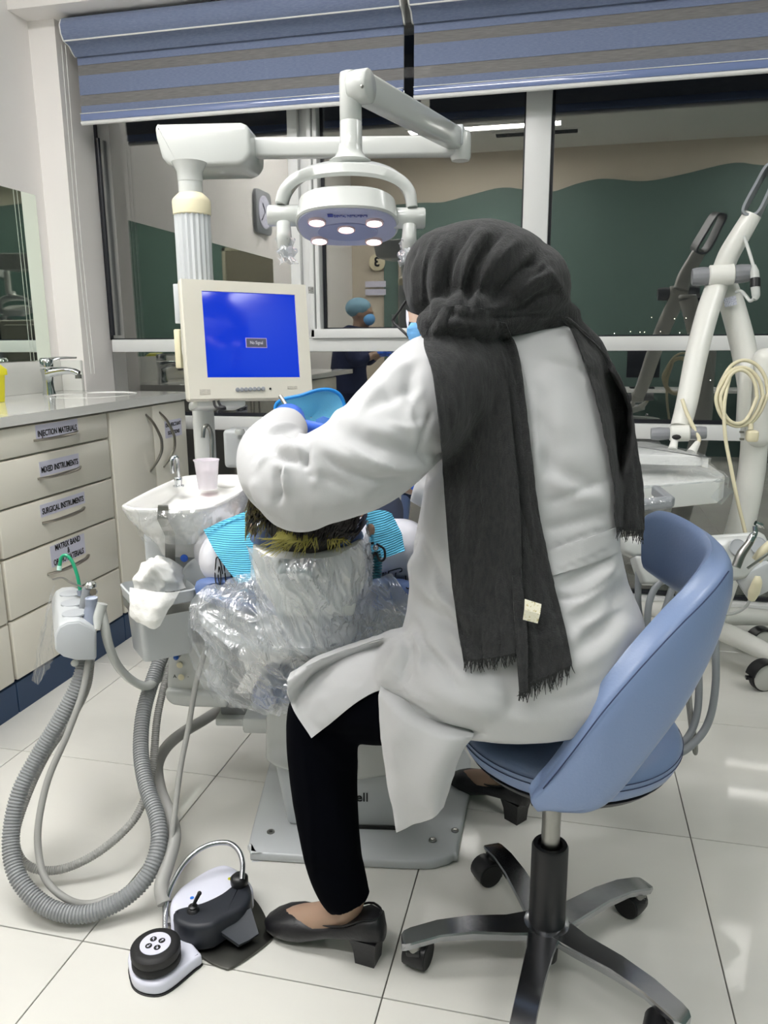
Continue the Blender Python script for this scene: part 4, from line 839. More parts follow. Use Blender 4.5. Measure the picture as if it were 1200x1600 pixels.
a_pts = [at(157, 946, 1.70), at(163, 975, 1.70), at(170, 1008, 1.72), at(184, 1040, 1.76), at(205, 1062, 1.80), at(228, 1072, 1.84), at(245, 1062, 1.90), at(262, 1050, 1.96)]
B().tube(a_pts, [.013, .013, .013, .013, .013, .013, .012, .012], n=12, sx=.75).build('swing_arm', 'white', sh_, smooth=60)
B().tube([at(160, 943, 1.69), at(154, 965, 1.69), at(152, 984, 1.68)], [.011, .012, .006], n=10).build('arm_cap', 'white', sh_, smooth=60)
B().ball(at(117, 1036, 1.69), (.009, .009, .008), n=12).build('stud', 'white', sh_)
film_sheet('plastic_sleeve', [[at(86, 912, 1.84), at(83, 955, 1.76), at(84, 1000, 1.66)], [at(80, 930, 1.86), at(74, 980, 1.77), at(83, 1022, 1.66)], [at(64, 985, 1.84), at(66, 1020, 1.76), at(80, 1036, 1.68)], [at(51, 1063, 1.82), at(60, 1070, 1.76), at(66, 1064, 1.72)]], 24, 24, .003, 25, 4, sh_, 'film2')
def hand_piece(name, label, cat): return thing(name, at(140, 960, 1.72), label, cat)
g1 = hand_piece('saliva_ejector', 'bent green saliva ejector tube standing in the suction holder', 'suction tube')
B().tube([at(125, 922, 1.80), at(121, 900, 1.80), at(113, 878, 1.80), at(104, 868, 1.80), at(96, 871, 1.80), at(93, 886, 1.80)], .0042, n=10).build('tube', mat('green_tube', (22, 150, 108), .3, coat=.3), g1, smooth=60)
B().tube([at(93, 884, 1.80), at(92.5, 891, 1.80)], .0052, n=10, smooth=False).build('tip', mat('clear_green', (190, 232, 220), .2), g1); B().tube([at(125, 922, 1.80), at(126.5, 931, 1.80)], .0075, n=10, smooth=False).build('collar', 'greyblue', g1)
g2 = hand_piece('air_syringe', 'grey metal air and water syringe with thin bent tip in the suction holder', 'syringe')
B().tube([at(82, 905, 1.78), at(98, 903, 1.78), at(110, 910, 1.77), at(132, 918, 1.76)], .0022, n=8).build('tip', 'steel', g2); 
B().tube([at(131, 953, 1.745), at(135, 936, 1.745), at(139, 920, 1.745)], [.011, .013, .014], n=14).build('body', 'grey', g2, smooth=60)
B().lathe([(.012, 0), (.012, .008), (.008, .012)], at(142, 917, 1.74), n=14).lathe([(.008, 0), (.008, .006)], at(147, 925, 1.73), axis=-FW, n=12).build('button', 'chrome', g2)
g3 = hand_piece('suction_handpiece', 'grey blue wide suction handpiece nearest the front of the suction holder', 'suction handpiece')
B().tube([at(140, 976, 1.70), at(141, 955, 1.70), at(142, 948, 1.70), at(143, 936, 1.70)], [.018, .013, .0115, .0135], n=20).build('body', 'greyblue', g3, smooth=60)
B().lathe([(.0125, .0), (.0135, .002), (.0105, .0025), (.009, -.006)], at(143, 935.5, 1.70), n=20).build('rim', mat('rim_blue', (186, 194, 212), .3), g3, smooth=50)
# ================================================================ HOSES
def corrugated(pts, r, amp, pitch, n=14, per=16):
    P = np.array(smoothpts(pts, per)); s = np.concatenate([[0], np.cumsum(np.linalg.norm(np.diff(P, axis=0), axis=1))]); m = int(s[-1]/pitch*4)
    t = np.linspace(0, s[-1], m); Q = np.stack([np.interp(t, s, P[:, k]) for k in range(3)], 1)
    rr2 = [r+(amp if k % 4 < 2 else -amp) for k in range(m)]
    return B().tube(list(Q), rr2, n=n, smooth=False)
h1 = tag(corrugated([at(134, 1030, 1.72), at(122, 1070, 1.70), at(96, 1120, 1.68), at(60, 1180, 1.66), at(30, 1240, 1.63), at(17, 1310, 1.60), at(28, 1370, 1.565), at(70, 1415, 1.545), at(125, 1429, 1.54), at(180, 1412, 1.555), at(225, 1375, 1.575), at(247, 1325, 1.61), at(246, 1280, 1.65), at(228, 1225, 1.71), at(220, 1170, 1.77), at(225, 1110, 1.83), at(243, 1050, 1.90), at(262, 1005, 1.95)], .0168, .0011, .0065).build('suction_hose', 'hose', None, smooth=25), 'thick ribbed grey suction hose looping down to the floor from the suction holder', 'hose')
h2 = tag(corrugated([at(142, 1030, 1.73), at(135, 1075, 1.74), at(110, 1125, 1.74), at(72, 1180, 1.72), at(40, 1250, 1.70), at(24, 1310, 1.67), at(40, 1350, 1.655), at(85, 1360, 1.66), at(140, 1340, 1.67), at(190, 1302, 1.70), at(220, 1262, 1.74), at(238, 1200, 1.79), at(246, 1120, 1.85), at(262, 1050, 1.91), at(272, 1012, 1.95)], .0088, .0006, .005, n=12).build('suction_hose', 'hose2', None, smooth=25), 'thinner ribbed grey hose hanging beside the thick suction hose', 'hose')
h3 = tag(B().tube([at(139, 1030, 1.70), at(128, 1085, 1.68), at(104, 1150, 1.66), at(76, 1215, 1.64), at(61, 1280, 1.615), at(60, 1330, 1.60), at(72, 1375, 1.58), at(105, 1405, 1.57), at(140, 1412, 1.585), at(180, 1400, 1.60)], .0072, n=12).build('air_hose', 'hose2', None, smooth=60), 'smooth narrow grey hose inside the loop of the ribbed suction hose', 'hose')
h4 = tag(B().tube([at(345, 1108, 2.12), at(320, 1124, 2.06), at(290, 1142, 2.0), at(262, 1165, 1.93), at(246, 1195, 1.86), at(250, 1235, 1.78), at(266, 1275, 1.70), at(272, 1310, 1.64), at(262, 1350, 1.60), at(252, 1385, 1.56), at(257, 1412, 1.54)], .0145, n=14).build('supply_hose', 'hose2', None, smooth=60), 'smooth thick grey supply hose snaking on the floor behind the foot controls', 'hose')
h5 = tag(B().tube([at(322, 1010, 1.72), at(306, 1070, 1.72), at(294, 1140, 1.70), at(282, 1200, 1.68), at(273, 1270, 1.65), at(264, 1345, 1.61), at(258, 1410, 1.56), at(262, 1445, 1.52)], .0062, n=10).build('foot_cable', 'hose2', None, smooth=60), 'slim straight grey cable hanging down to the foot pedal', 'cable')
# white box on post side
wb = thing('water_bottle_box', at(380, 705, 2.45), 'white rounded service box with a small round cap beside the cup', 'box')
B().box(at(388, 702, 2.50)+cs_*.05, (.165, .10, .125), rot=ur, bevel=.014, seg=4).build('box', 'white2', wb, smooth=50)
B().lathe([(.016, 0), (.016, .012), (.012, .018)], vpt(375, 679, *at(375, 679, 2.48)[:2]), n=20).build('cap', 'white', wb, smooth=50)
B().box(at(388, 752, 2.50)+cs_*.06, (.09, .06, .14), rot=ur, bevel=.008).build('stand', 'white2', wb)
# ================================================================ DELIVERY TRAY on the right
dt_ = thing('delivery_tray', at(1050, 760, 2.0), 'white delivery tray under clear plastic wrap beside the blue armrest', 'tray')
def ztop(pxs, z): return [atz(x, y, z) for x, y in pxs]
z1_ = .775
def trayslab(pxs, z1, h, bev=.006):
    p = [tuple(atz(x, y, z1)[:2]) for x, y in pxs]; return B().prism(p, (0, 0, z1-h), (1, 0, 0), (0, 1, 0), h, bevel=bev, seg=3)
trayslab([(930, 708), (1098, 713), (1108, 716), (1040, 696), (1010, 690), (930, 688)], .80, .030, .003).build('upper_tray', 'traywhite', dt_, smooth=40)
trayslab([(930, 762), (1025, 757), (1125, 748), (1133, 742), (1105, 722), (930, 727)], .735, .075, .006).build('lower_tray', 'traywhite', dt_, smooth=40)
film_sheet('plastic_wrap', [[at(940, 690, 2.45), at(1020, 690, 2.42), at(1085, 705, 2.35), at(1112, 716, 2.28)], [at(940, 726, 2.16), at(1030, 722, 2.14), at(1098, 720, 2.14), at(1110, 726, 2.15)], [at(940, 760, 1.95), at(1030, 756, 1.94), at(1126, 747, 1.98), at(1134, 742, 2.03)], [at(940, 765, 1.94), at(1030, 760, 1.935), at(1126, 753, 1.97), at(1138, 765, 2.03)]], 40, 50, .003, 14, 7, dt_, 'film2')
B().box(at(1128, 772, 1.98), (.03, .02, .045), rot=Matrix.Rotation(.6, 3, 'Y'), bevel=.002).build('wrap_corner', 'film2', dt_)
hb_ = B(); bar(hb_, at(1024, 766, 1.93), at(1048, 785, 1.82), .026, .022, bevel=.006); bar(hb_, at(1052, 784, 1.82), at(985, 792, 1.84), .030, .026, bevel=.010)
hb_.build('handle', 'grey', dt_)
film_sheet('plastic_wrap', [[at(1050, 777, 1.80), at(1020, 777, 1.80), at(990, 780, 1.80)], [at(1050, 787, 1.79), at(1020, 790, 1.79), at(990, 793, 1.79)], [at(1046, 794, 1.82), at(1020, 797, 1.82), at(990, 800, 1.82)]], 14, 24, .003, 30, 3, dt_, 'film2')
# instrument holder below/behind the armrest
ih = thing('instrument_holder', at(1150, 840, 1.95), 'white sloping instrument holder carrying a steel handpiece and a cream scaler behind the blue armrest', 'holder')
hz = hp([(1108, 836), (1190, 829), (1198, 834), (1202, 846), (1230, 880), (1160, 905), (1135, 905), (1100, 880)], at(1150, 850, 1.95), RW, _n(np.array([0, 0, 1])*.8+FW*.3))
hv2 = _n(np.array([0, 0, 1])*.8+FW*.3); hv2 = _n(hv2-RW*hv2.dot(RW))
hz = hp([(1108, 836), (1188, 830), (1197, 834), (1202, 846), (1215, 866), (1165, 905), (1140, 905), (1100, 880)], at(1150, 850, 1.95), RW, hv2)
B().prism(hz, at(1150, 850, 1.95), RW, hv2, -.05, bevel=.010, seg=3).build('plate', 'white', ih, smooth=50)
for q in ((1153, 855), (1185, 852)): B().lathe([(.022, 0), (.020, .001), (.016, -.004)], at(q[0], q[1], 1.942), axis=np.cross(RW, hv2), n=24, sx=1.0).build('socket', bpy.data.materials['socket_grey'], ih, smooth=40)
hl = hp([(993, 868), (1055, 870), (1061, 905), (1040, 913), (1008, 912), (1000, 890)], at(1025, 890, 1.98), RW, hv2)
B().prism(hl, at(1025, 890, 1.98), RW, hv2, -.06, bevel=.008, seg=3).build('bracket', 'white', ih, smooth=50)
hl = hp([(971, 838), (1008, 836), (1010, 866), (992, 869), (975, 862)], at(990, 850, 2.02), RW, hv2)
B().prism(hl, at(990, 850, 2.02), RW, hv2, -.05, bevel=.010, seg=3).build('bracket', 'white', ih, smooth=50)
B().box(at(1183, 905, 1.96), (.09, .05, .07), rot=Matrix.Rotation(-.6, 3, 'Y'), bevel=.01).build('bracket', 'white2', ih)
hn = thing('contra_angle_handpiece', at(1165, 860, 1.88), 'steel angled dental handpiece resting in the instrument holder at the right', 'handpiece')
B().tube([at(1150, 886, 1.86), at(1158, 866, 1.86), at(1168, 852, 1.86), at(1174, 843, 1.86)], [.011, .011, .0095, .0085], n=14).build('grip', 'steel', hn, smooth=60)
B().tube([at(1172, 846, 1.86), at(1176, 838, 1.86), at(1180, 832, 1.86), at(1180, 822, 1.86)], [.0095, .0095, .006, .0055], n=14).build('neck', 'chrome', hn, smooth=60)
B().lathe([(.006, -.008), (.0065, 0), (.0065, .008), (.005, .010)], at(1185, 819, 1.86), axis=_n(RW*.8-np.array([0, 0, .35])), n=16).build('head', 'chrome', hn, smooth=50); B().tube([at(1188, 821, 1.855), at(1194, 826, 1.85)], .0012, n=6, smooth=False).build('bur', 'steel', hn)
sc_ = thing('ultrasonic_scaler', at(1190, 865, 1.88), 'cream ultrasonic scaler handpiece at the right edge of the instrument holder', 'handpiece')
B().tube([at(1182, 875, 1.88), at(1192, 862, 1.87), at(1206, 848, 1.86)], [.012, .0125, .010], n=14).build('grip', 'cream', sc_, smooth=60)
B().tube([at(1168, 888, 1.86), at(1210, 858, 1.85)], .0035, n=8, smooth=False).build('metal_tip', 'steel', sc_)
# hoses below the holder
for k, (pts, r, lab) in enumerate((
    ([at(998, 868, 2.02), at(997, 920, 2.02), at(999, 960, 2.03), at(1015, 1040, 2.05), at(1040, 1130, 2.05)], .0085, 'straight grey hose hanging at the coat edge, leftmost of the tray hoses'),
    ([at(1040, 900, 1.98), at(1020, 925, 1.98), at(1012, 960, 1.98), at(1014, 1010, 2.0), at(1030, 1100, 2.0)], .0088, 'grey curved hose between coat and armrest, second of the tray hoses'),
    ([at(1055, 905, 1.98), at(1045, 935, 1.98), at(1030, 980, 1.99), at(1010, 1040, 2.0), at(1000, 1100, 2.0)], .0088, 'grey slanting hose crossing behind the armrest top'),
    ([at(1052, 905, 2.0), at(1060, 940, 2.0), at(1064, 980, 2.0), at(1070, 1040, 2.0)], .005, 'slim grey hose beside the slanting tray hose'),
    ([at(1118, 1000, 1.80), at(1118, 1070, 1.78), at(1108, 1125, 1.77), at(1085, 1160, 1.76), at(1050, 1180, 1.75), at(1000, 1175, 1.74)], .0088, 'outer grey hose loop under the armrest at the right'),
    ([at(1088, 1000, 1.82), at(1092, 1070, 1.80), at(1088, 1120, 1.79), at(1072, 1155, 1.78), at(1040, 1172, 1.77)], .0085, 'inner grey hose loop under the armrest at the right'),
    ([at(1070, 1060, 1.84), at(1078, 1130, 1.82), at(1085, 1175, 1.81), at(1088, 1165, 1.80), at(1080, 1110, 1.80), at(1076, 1040, 1.80)], .0040, 'thin grey cable loop under the armrest at the right'))):
    tag(B().tube(pts, r, n=12).build('instrument_hose', 'grey' if r > .006 else 'hose2', None, smooth=60), lab, 'hose', 'hoses of the delivery tray')
# ================================================================ WHITENING LAMP STAND on castors
ws = thing('whitening_lamp_stand', atz(1160, 1010, 0), 'white curved-arm mobile lamp stand with grey ribbed knobs and cream cord at the right', 'lamp stand')
wm = mat('stand_white', (232, 232, 226), .35, coat=.2, bump=((500, 500, 500), .05)); gk = mat('knob_grey', (136, 138, 142), .45)
B().tube([at(1112, 960, 2.78), at(1140, 880, 2.72), at(1165, 790, 2.66), at(1178, 700, 2.64), at(1175, 620, 2.64), at(1162, 545, 2.64), at(1145, 480, 2.64), at(1133, 445, 2.64)], [.050, .047, .044, .043, .042, .041, .040, .038], n=24).build('column', wm, ws, smooth=60)
B().tube([at(1125, 432, 2.60), at(1105, 490, 2.56), at(1087, 560, 2.52), at(1073, 630, 2.48), at(1063, 668, 2.46)], [.036, .036, .035, .033, .031], n=22).build('lower_arm', wm, ws, smooth=60)
B().tube([at(1128, 425, 2.58), at(1140, 396, 2.55), at(1160, 362, 2.52), at(1176, 335, 2.50)], [.034, .034, .032, .029], n=22).build('upper_arm', wm, ws, smooth=60)
def knob(p, ax, L, r):
    ax = _n(ax); u, v, w = frame_of(ax); rings = []
    for h, k in ((.0, .78), (.004, .90), (.03, 1.0), (L*.6, 1.0), (L-.006, .93), (L, .86)):
        rings.append([p+w*h+(u*math.cos(a)+v*math.sin(a))*r*k*(1-.035*(j % 4 == 0)) for j, a in enumerate(np.linspace(0, 2*PI, 48, endpoint=False))])
    return B().loft(rings).build('knob', gk, ws, smooth=40)
kx = _n(RW-FW*.25)
k0 = at(1124, 430, 2.56); knob(k0-kx*.02, -kx, .065, .030); knob(k0+kx*.03, kx, .065, .030)
B().lathe([(.028, -.034), (.034, -.030), (.034, .042), (.028, .046)], k0, axis=kx, n=28).build('joint', wm, ws, smooth=50)
B().lathe([(.034, 0), (.038, .004), (.038, .012), (.034, .016)], at(1133, 446, 2.64), n=28).build('joint_ring', wm, ws, smooth=50)
k1 = at(1062, 677, 2.44); knob(k1-kx*.028, -kx, .058, .021); knob(k1+kx*.028, kx, .05, .021)
B().lathe([(.021, -.03), (.026, -.026), (.026, .026), (.021, .03)], k1, axis=kx, n=28).build('joint', wm, ws, smooth=50)
B().ball(at(1057, 683, 2.415), (.014, .006, .008), n=10).build('joint_slot', 'dark', ws)
B().tube([at(1055, 684, 2.43), at(1051, 702, 2.42)], [.010, .014], n=12).build('hanging_stub', wm, ws)
B().tube([at(1090, 692, 2.40), at(1080, 708, 2.38)], [.009, .015], n=14).build('cable_cone', wm, ws, smooth=50)
B().tube([at(1066, 624, 2.44), at(1071, 640, 2.43), at(1082, 664, 2.42), at(1092, 684, 2.41), at(1091, 692, 2.40)], .006, n=10).build('cable', 'cream', ws, smooth=60)
# handle bracket: hollow grey rounded loop
hbp = [(1161, 322), (1158, 335), (1164, 339), (1180, 341), (1196, 341), (1215, 330), (1230, 255), (1210, 250), (1197, 256)]
lo_ = smoothpts([at(x, y, 2.48) for x, y in [(1172, 336), (1163, 332), (1162, 322), (1180, 288), (1196, 260), (1206, 256), (1214, 262), (1204, 290), (1186, 328), (1172, 336)]], 6)
B().sheet([[p-RW*.0-(-FW)*0, p+_n(FW+RW*.45)*.085] for p in lo_], .008).build('handle_bracket', 'grey', ws, smooth=50)
# connector on cable
B().tube([at(1162, 368, 2.50), at(1170, 392, 2.49), at(1177, 415, 2.48)], .0055, n=10).build('cable', 'white', ws)
B().tube([at(1178, 414, 2.48), at(1179, 424, 2.48), at(1180, 436, 2.48)], [.006, .013, .014], n=14).tube([at(1180, 448, 2.48), at(1181, 462, 2.48), at(1178, 468, 2.48)], [.014, .013, .008], n=14).build('connector', 'white', ws, smooth=50)
B().tube([at(1180, 435, 2.48), at(1180, 449, 2.48)], .0155, n=16, smooth=False).build('connector_ring', 'black', ws)
B().tube([at(1178, 467, 2.48), at(1172, 470, 2.49), at(1165, 462, 2.5), at(1158, 455, 2.52), at(1151, 456, 2.55)], .0055, n=10).build('cable', 'white', ws)
# side box and cord cleat
B().box(at(1190, 622, 2.58), (.075, .09, .325), bevel=.034, seg=5).build('side_box', wm, ws, smooth=50)
B().box(at(1163, 617, 2.56), (.040, .05, .215), rot=Matrix.Rotation(-.04, 3, 'Y'), bevel=.014, seg=4).build('cord_cleat', wm, ws, smooth=50)
stk_ = at(1141, 471, 2.585); B().box(stk_, (.038, .002, .030), rot=Matrix.Rotation(-.22, 3, 'Y')).build('sticker', mat('sticker_pale', (214, 216, 228), .5, var=((300, 20, 400), (150, 154, 178), .52, .56)), ws, smooth=0)
for k in range(3):
    pts = []; cx_, cy_ = (1163-k*5, 614+k*6); rx_, ry_ = (37-k*3, 51-k*5)
    if k == 2: cx_, cy_, rx_, ry_ = 1157, 620, 26, 42
    for a in np.linspace(0, 2*PI, 13)[:-1]: pts.append(at(cx_+rx_*math.cos(a)-(5 if math.sin(a) > 0 else 0), cy_+ry_*math.sin(a), 2.46-.008*k))
    B().tube(pts+[pts[0]], .0058, n=10).build('cord_coil', 'cream', ws, smooth=60)
B().tube([at(1140, 590, 2.45), at(1132, 630, 2.44), at(1133, 680, 2.44), at(1142, 730, 2.43), at(1152, 780, 2.42), at(1165, 834, 2.41)], .0058, n=10).build('cord', 'cream', ws, smooth=60)
B().box(at(1175, 681, 2.46), (.035, .04, .036), bevel=.008, seg=3).build('plug', 'cream', ws); B().tube([at(1173, 662, 2.45), at(1173, 671, 2.45)], .008, n=10, smooth=False).build('plug_collar', 'cream', ws)
for dy in (675, 686): B().box(at(1159, dy, 2.46), (.012, .012, .006)).build('plug_pin', 'satin', ws)
B().tube([at(1184, 900, 1.92), at(1183, 910, 1.92), at(1178, 925, 1.93), at(1174, 937, 1.94)], [.006, .012, .014, .009], n=14).build('hanging_connector', 'cream', ih, smooth=40)
B().tube([at(1172, 938, 1.94), at(1163, 950, 1.96), at(1148, 958, 1.99), at(1130, 960, 2.02)], .004, n=8).build('hanging_cable', 'white', ih)
# star base
hubp = atz(1075, 975, .09)
for q in ((1235, 1040), (1235, 968), (1000, 950), (1035, 1000)):
    e = atz(q[0], q[1], .085); a0_ = hubp+np.array([0, 0, .02])
    B().tube([a0_, (a0_+e)/2+np.array([0, 0, .012]), e], [.036, .034, .028], n=14, sx=1.2).build('base_leg', wm, ws, smooth=60)
for q, r_ in (((1192, 1056), .052), ((1188, 1000), .05)):
    ctr = atz(q[0], q[1]+22, 0)+np.array([0, 0, .048]); ax = _n(-FW*np.array([1, 1, 0])+RW*.15); ax[2] = 0; ax = _n(ax)
    B().lathe([(.045, -.013), (.0495, -.011), (.0495, .011), (.045, .013)], ctr, axis=ax, n=36).build('caster_tyre', 'rubber', ws, smooth=40); B().lathe([(.043, -.016), (.045, -.014), (.045, .014), (.041, .017)], ctr, axis=ax, n=36).build('caster_wheel', mat('wheel_pale', (196, 196, 190), .4) if 'wheel_pale' not in bpy.data.materials else bpy.data.materials['wheel_pale'], ws, smooth=40)
    u, v, w = frame_of(ax); B().sheet([[ctr+w*q_+(u*math.cos(a)+v*math.sin(a))*.053 for q_ in (-.022, .022)] for a in np.linspace(-.5, PI*.95, 20)], .006).build('caster_guard', 'black', ws, smooth=50)
    B().box(ctr+u*-.056 if u.dot(RW) > 0 else ctr+u*.056, (.02, .02, .008)).build('brake_tab', 'black', ws)
# ================================================================ CLOTH AND BODY TOOLS
def remesh(b, voxel=.007, smooth=6, fac=.5):
    me = bpy.data.meshes.new('tmp'); me.from_pydata([tuple(p) for p in b.v], [], b.f); bm = bmesh.new(); bm.from_mesh(me); bmesh.ops.recalc_face_normals(bm, faces=bm.faces[:]); bm.to_mesh(me); bm.free()
    o = bpy.data.objects.new('tmp', me); COL.objects.link(o)
    m = o.modifiers.new('r', 'REMESH'); m.mode = 'VOXEL'; m.voxel_size = voxel; m.adaptivity = 0
    s = o.modifiers.new('s', 'SMOOTH'); s.factor = fac; s.iterations = smooth
    dg = bpy.context.evaluated_depsgraph_get(); e = o.evaluated_get(dg).to_mesh()
    V = np.empty(len(e.vertices)*3); e.vertices.foreach_get('co', V); V = V.reshape(-1, 3).copy(); F = [tuple(p.vertices) for p in e.polygons]
    o.evaluated_get(dg).to_mesh_clear(); COL.objects.unlink(o); bpy.data.objects.remove(o); bpy.data.meshes.remove(me)
    return V, F
def normals(V, F):
    Q = np.array([f if len(f) == 4 else (*f, f[-1]) for f in F]); N = np.cross(V[Q[:, 2]]-V[Q[:, 0]], V[Q[:, 3]]-V[Q[:, 1]]); o = np.zeros_like(V)
    for k in range(4): np.add.at(o, Q[:, k], N)
    return o/(np.linalg.norm(o, axis=1, keepdims=True)+1e-12)
def folds(V, F, specs, dmax=None):
    """fabric folds: each spec = (pixel polyline, width px, height m); moves the facing side of the cloth along its normals"""
    N = normals(V, F); x, y, d = proj(V); face = np.einsum('ij,ij->i', N, CP-V) > 0
    if dmax is not None: face &= d < dmax
    disp = np.zeros(len(V)); XY = np.stack([x, y], 1)
    for line, w, a in specs:
        L = np.array([p[:2] for p in smoothpts([(q[0], q[1], 0) for q in line], 6)]); best = np.full(len(V), 1e9); tt = np.zeros(len(V)); n = len(L)-1
        for k in range(n):
            p, q = L[k], L[k+1]; s = q-p; u = np.clip(((XY-p) @ s)/(s @ s+1e-9), 0, 1); dd = np.linalg.norm(XY-p-u[:, None]*s, axis=1); m = dd < best; best[m] = dd[m]; tt[m] = (k+u[m])/n
        disp += a*np.exp(-(best/w)**2)*np.clip(np.sin(np.pi*np.clip(tt, .02, .98))*1.7, 0, 1)
    V += N*(disp*face)[:, None]; return V
def wrinkle(V, F, amp, sc, seed=0, stretch=(1, 1, 1)):
    N = normals(V, F); st = np.array(stretch)
    h = np.array([noise.noise(Vector(p*st)*sc+Vector((seed, 0, 0))) for p in V]); V += N*(h*amp)[:, None]; return V
def meshobj(V, F, name, m, parent, smooth=80): return B().add(V, F).build(name, m, parent, smooth=smooth, fixn=False)
def hring2(pl, pr, py, d, hd, k=2.3, n=28, ty=0.0, fy=0.0):
    c = at((pl+pr)/2, py, d); hw = (pr-pl)/2*d/FPX; r = _n([RW[0], RW[1], 0]); f = _n([FW[0], FW[1], 0]); out = []
    for a in np.linspace(0, 2*PI, n, endpoint=False):
        x = abs(math.cos(a))**(2/k)*np.sign(math.cos(a)); y = abs(math.sin(a))**(2/k)*np.sign(math.sin(a))
        out.append(c+r*x*hw+f*y*hd+np.array([0, 0, ty*x*hw+fy*y*hd]))
    return out
def drape(cols, nr, nc, bvh, off, ddef, amp=0, freq=0, ph=0, smooth=4, fade=0):
    """cols: rows of pixel control points (x, y[, default depth]); each ray is dropped onto the body mesh and lifted by off"""
    G = gridpts([[(p[0], p[1], (p[2] if len(p) > 2 else ddef)) for p in r] for r in cols], nr, nc)
    D = np.zeros((nr, nc)); H = np.full((nr, nc), 1e9)
    for i in range(nr):
        for j in range(nc):
            r = ray(G[i, j, 0], G[i, j, 1]); l = np.linalg.norm(r); hit = bvh.ray_cast(Vector(CP), Vector(r/l)) if bvh else (None,)
            if hit[0] is not None and abs(hit[3]*FPX/l-G[i, j, 2]) < .30: H[i, j] = hit[3]*FPX/l-off*(1-1.5*(j/(nc-1))**fade if fade else 1); D[i, j] = H[i, j]
            else: D[i, j] = G[i, j, 2]
    for _ in range(smooth):
        P = np.pad(D, 1, mode='edge'); D = (P[:-2, 1:-1]+P[2:, 1:-1]+P[1:-1, :-2]+P[1:-1, 2:]+2*D)/6; D = np.minimum(D, H)
    P3 = np.zeros((nr, nc, 3))
    for i in range(nr):
        for j in range(nc):
            dd = D[i, j]-(amp*abs(math.sin(freq*j/nc*PI+ph+.9*math.sin(i*.06+ph)+.5*math.sin(i*.17)))**.7*(.45+.55*noise.noise(Vector((j*.15, i*.05, ph)))) if amp else 0); P3[i, j] = at(G[i, j, 0], G[i, j, 1], dd)
    return P3, G
def bvh_of(*vf):
    V = []; F = []
    for v, f in vf: o = len(V); V += [tuple(p) for p in v]; F += [tuple(i+o for i in q) for q in f]
    return BVHTree.FromPolygons(V, F)
def hand(root, palm_dir, thumb_side, fingers_curl, size, name, m, parent, spread=.16, voxel=.0022):
    """glove or hand: palm, four unequal bent fingers and a thumb from the side of the palm. palm_dir forward, thumb_side sideways"""
    f = _n(palm_dir); s = _n(np.array(thumb_side)-f*np.dot(thumb_side, f)); up = np.cross(s, f); b = B(); S = size
    b.ball(np.array(root)+f*.045*S, (.050*S, .040*S, .016*S), rot=np.stack([f, s, up], 1), n=18)
    b.tube([np.array(root)-f*.03*S, np.array(root)+f*.03*S], [.026*S, .030*S], n=14, smooth=False)
    base = np.array(root)+f*.082*S
    for k, (L, w) in enumerate(((.070, .0095), (.078, .0098), (.072, .0092), (.056, .0082))):
        o = base+s*(.030-.020*k)*S-f*abs(k-1)*.004*S; dirn = _n(f+s*(spread*(1.2-k*.8)*.5)); pts = [o-f*.02*S, o]; ang = 0; p = o
        for q in range(3):
            ang += fingers_curl*(.7, 1.0, .8)[q]; dv = dirn*math.cos(ang)-up*math.sin(ang); p = p+dv*L*S*(.45, .32, .25)[q]; pts.append(p)
        b.tube(pts, [w*S*1.1, w*S*1.1, w*S, w*S*.9, w*S*.78], n=10, per=4); b.ball(pts[-1], w*S*.8, n=8)
    o = np.array(root)+f*.02*S+s*.032*S; dv = _n(f*.7+s*.75-up*.35); p2 = o+dv*.035*S; p3 = p2+_n(f*.95+s*.25-up*.4)*.032*S; p4 = p3+_n(f-up*.6)*.022*S
    b.tube([o-dv*.02*S, o, p2, p3, p4], [.012*S, .0125*S, .0115*S, .010*S, .008*S], n=10, per=4); b.ball(p4, .0082*S, n=8)
    V, F = remesh(b, voxel*S, 2); return meshobj(V, F, name, m, parent)
# ================================================================ THE DENTIST
dr_ = None
def dentist_rings(k=1.0):
    def R_(pl, pr, y, d, hd, **kw):
        c = (pl+pr)/2; return hring2(c-(c-pl)*k, c+(pr-c)*k, y, d, hd*k, **kw)
    return [R_(765, 868, 498, 1.355, .052), R_(735, 905, 515, 1.35, .070), R_(692, 922, 533, 1.35, .088), R_(672, 936, 560, 1.35, .104), R_(672, 946, 620, 1.35, .118), R_(676, 956, 700, 1.345, .125),
            R_(660, 968, 780, 1.34, .122), R_(646, 965, 845, 1.335, .118), R_(640, 976, 905, 1.335, .128), R_(634, 1000, 960, 1.335, .145), R_(622, 1009, 1010, 1.335, .155), R_(610, 992, 1060, 1.335, .155), R_(640, 950, 1100, 1.335, .135), R_(700, 890, 1122, 1.335, .09)]
armL = [(745, 600, 1.32, .088), (690, 605, 1.28, .094), (640, 650, 1.235, .088), (585, 705, 1.19, .080), (525, 738, 1.165, .074), (475, 752, 1.165, .070), (438, 742, 1.20, .062), (424, 712, 1.27, .056), (436, 686, 1.36, .047), (448, 668, 1.43, .040)]
armR = [(880, 610, 1.40, .09), (915, 680, 1.48, .085), (880, 760, 1.56, .072), (800, 790, 1.62, .065), (720, 780, 1.65, .055), (650, 755, 1.66, .042)]
thL = [(770, 1050, 1.34, .100), (690, 1070, 1.35, .098), (600, 1085, 1.39, .088), (545, 1095, 1.42, .080), (514, 1112, 1.43, .075), (505, 1150, 1.43, .068), (507, 1210, 1.43, .064), (512, 1270, 1.43, .060), (520, 1335, 1.435, .056), (534, 1380, 1.435, .050), (543, 1402, 1.435, .045), (547, 1412, 1.435, .044)]
thR = [np.array([.07, 1.42, .52]), np.array([-.02, 1.58, .53]), np.array([-.12, 1.74, .52]), np.array([-.13, 1.76, .42]), np.array([-.11, 1.73, .25]), np.array([-.095, 1.72, .11])]
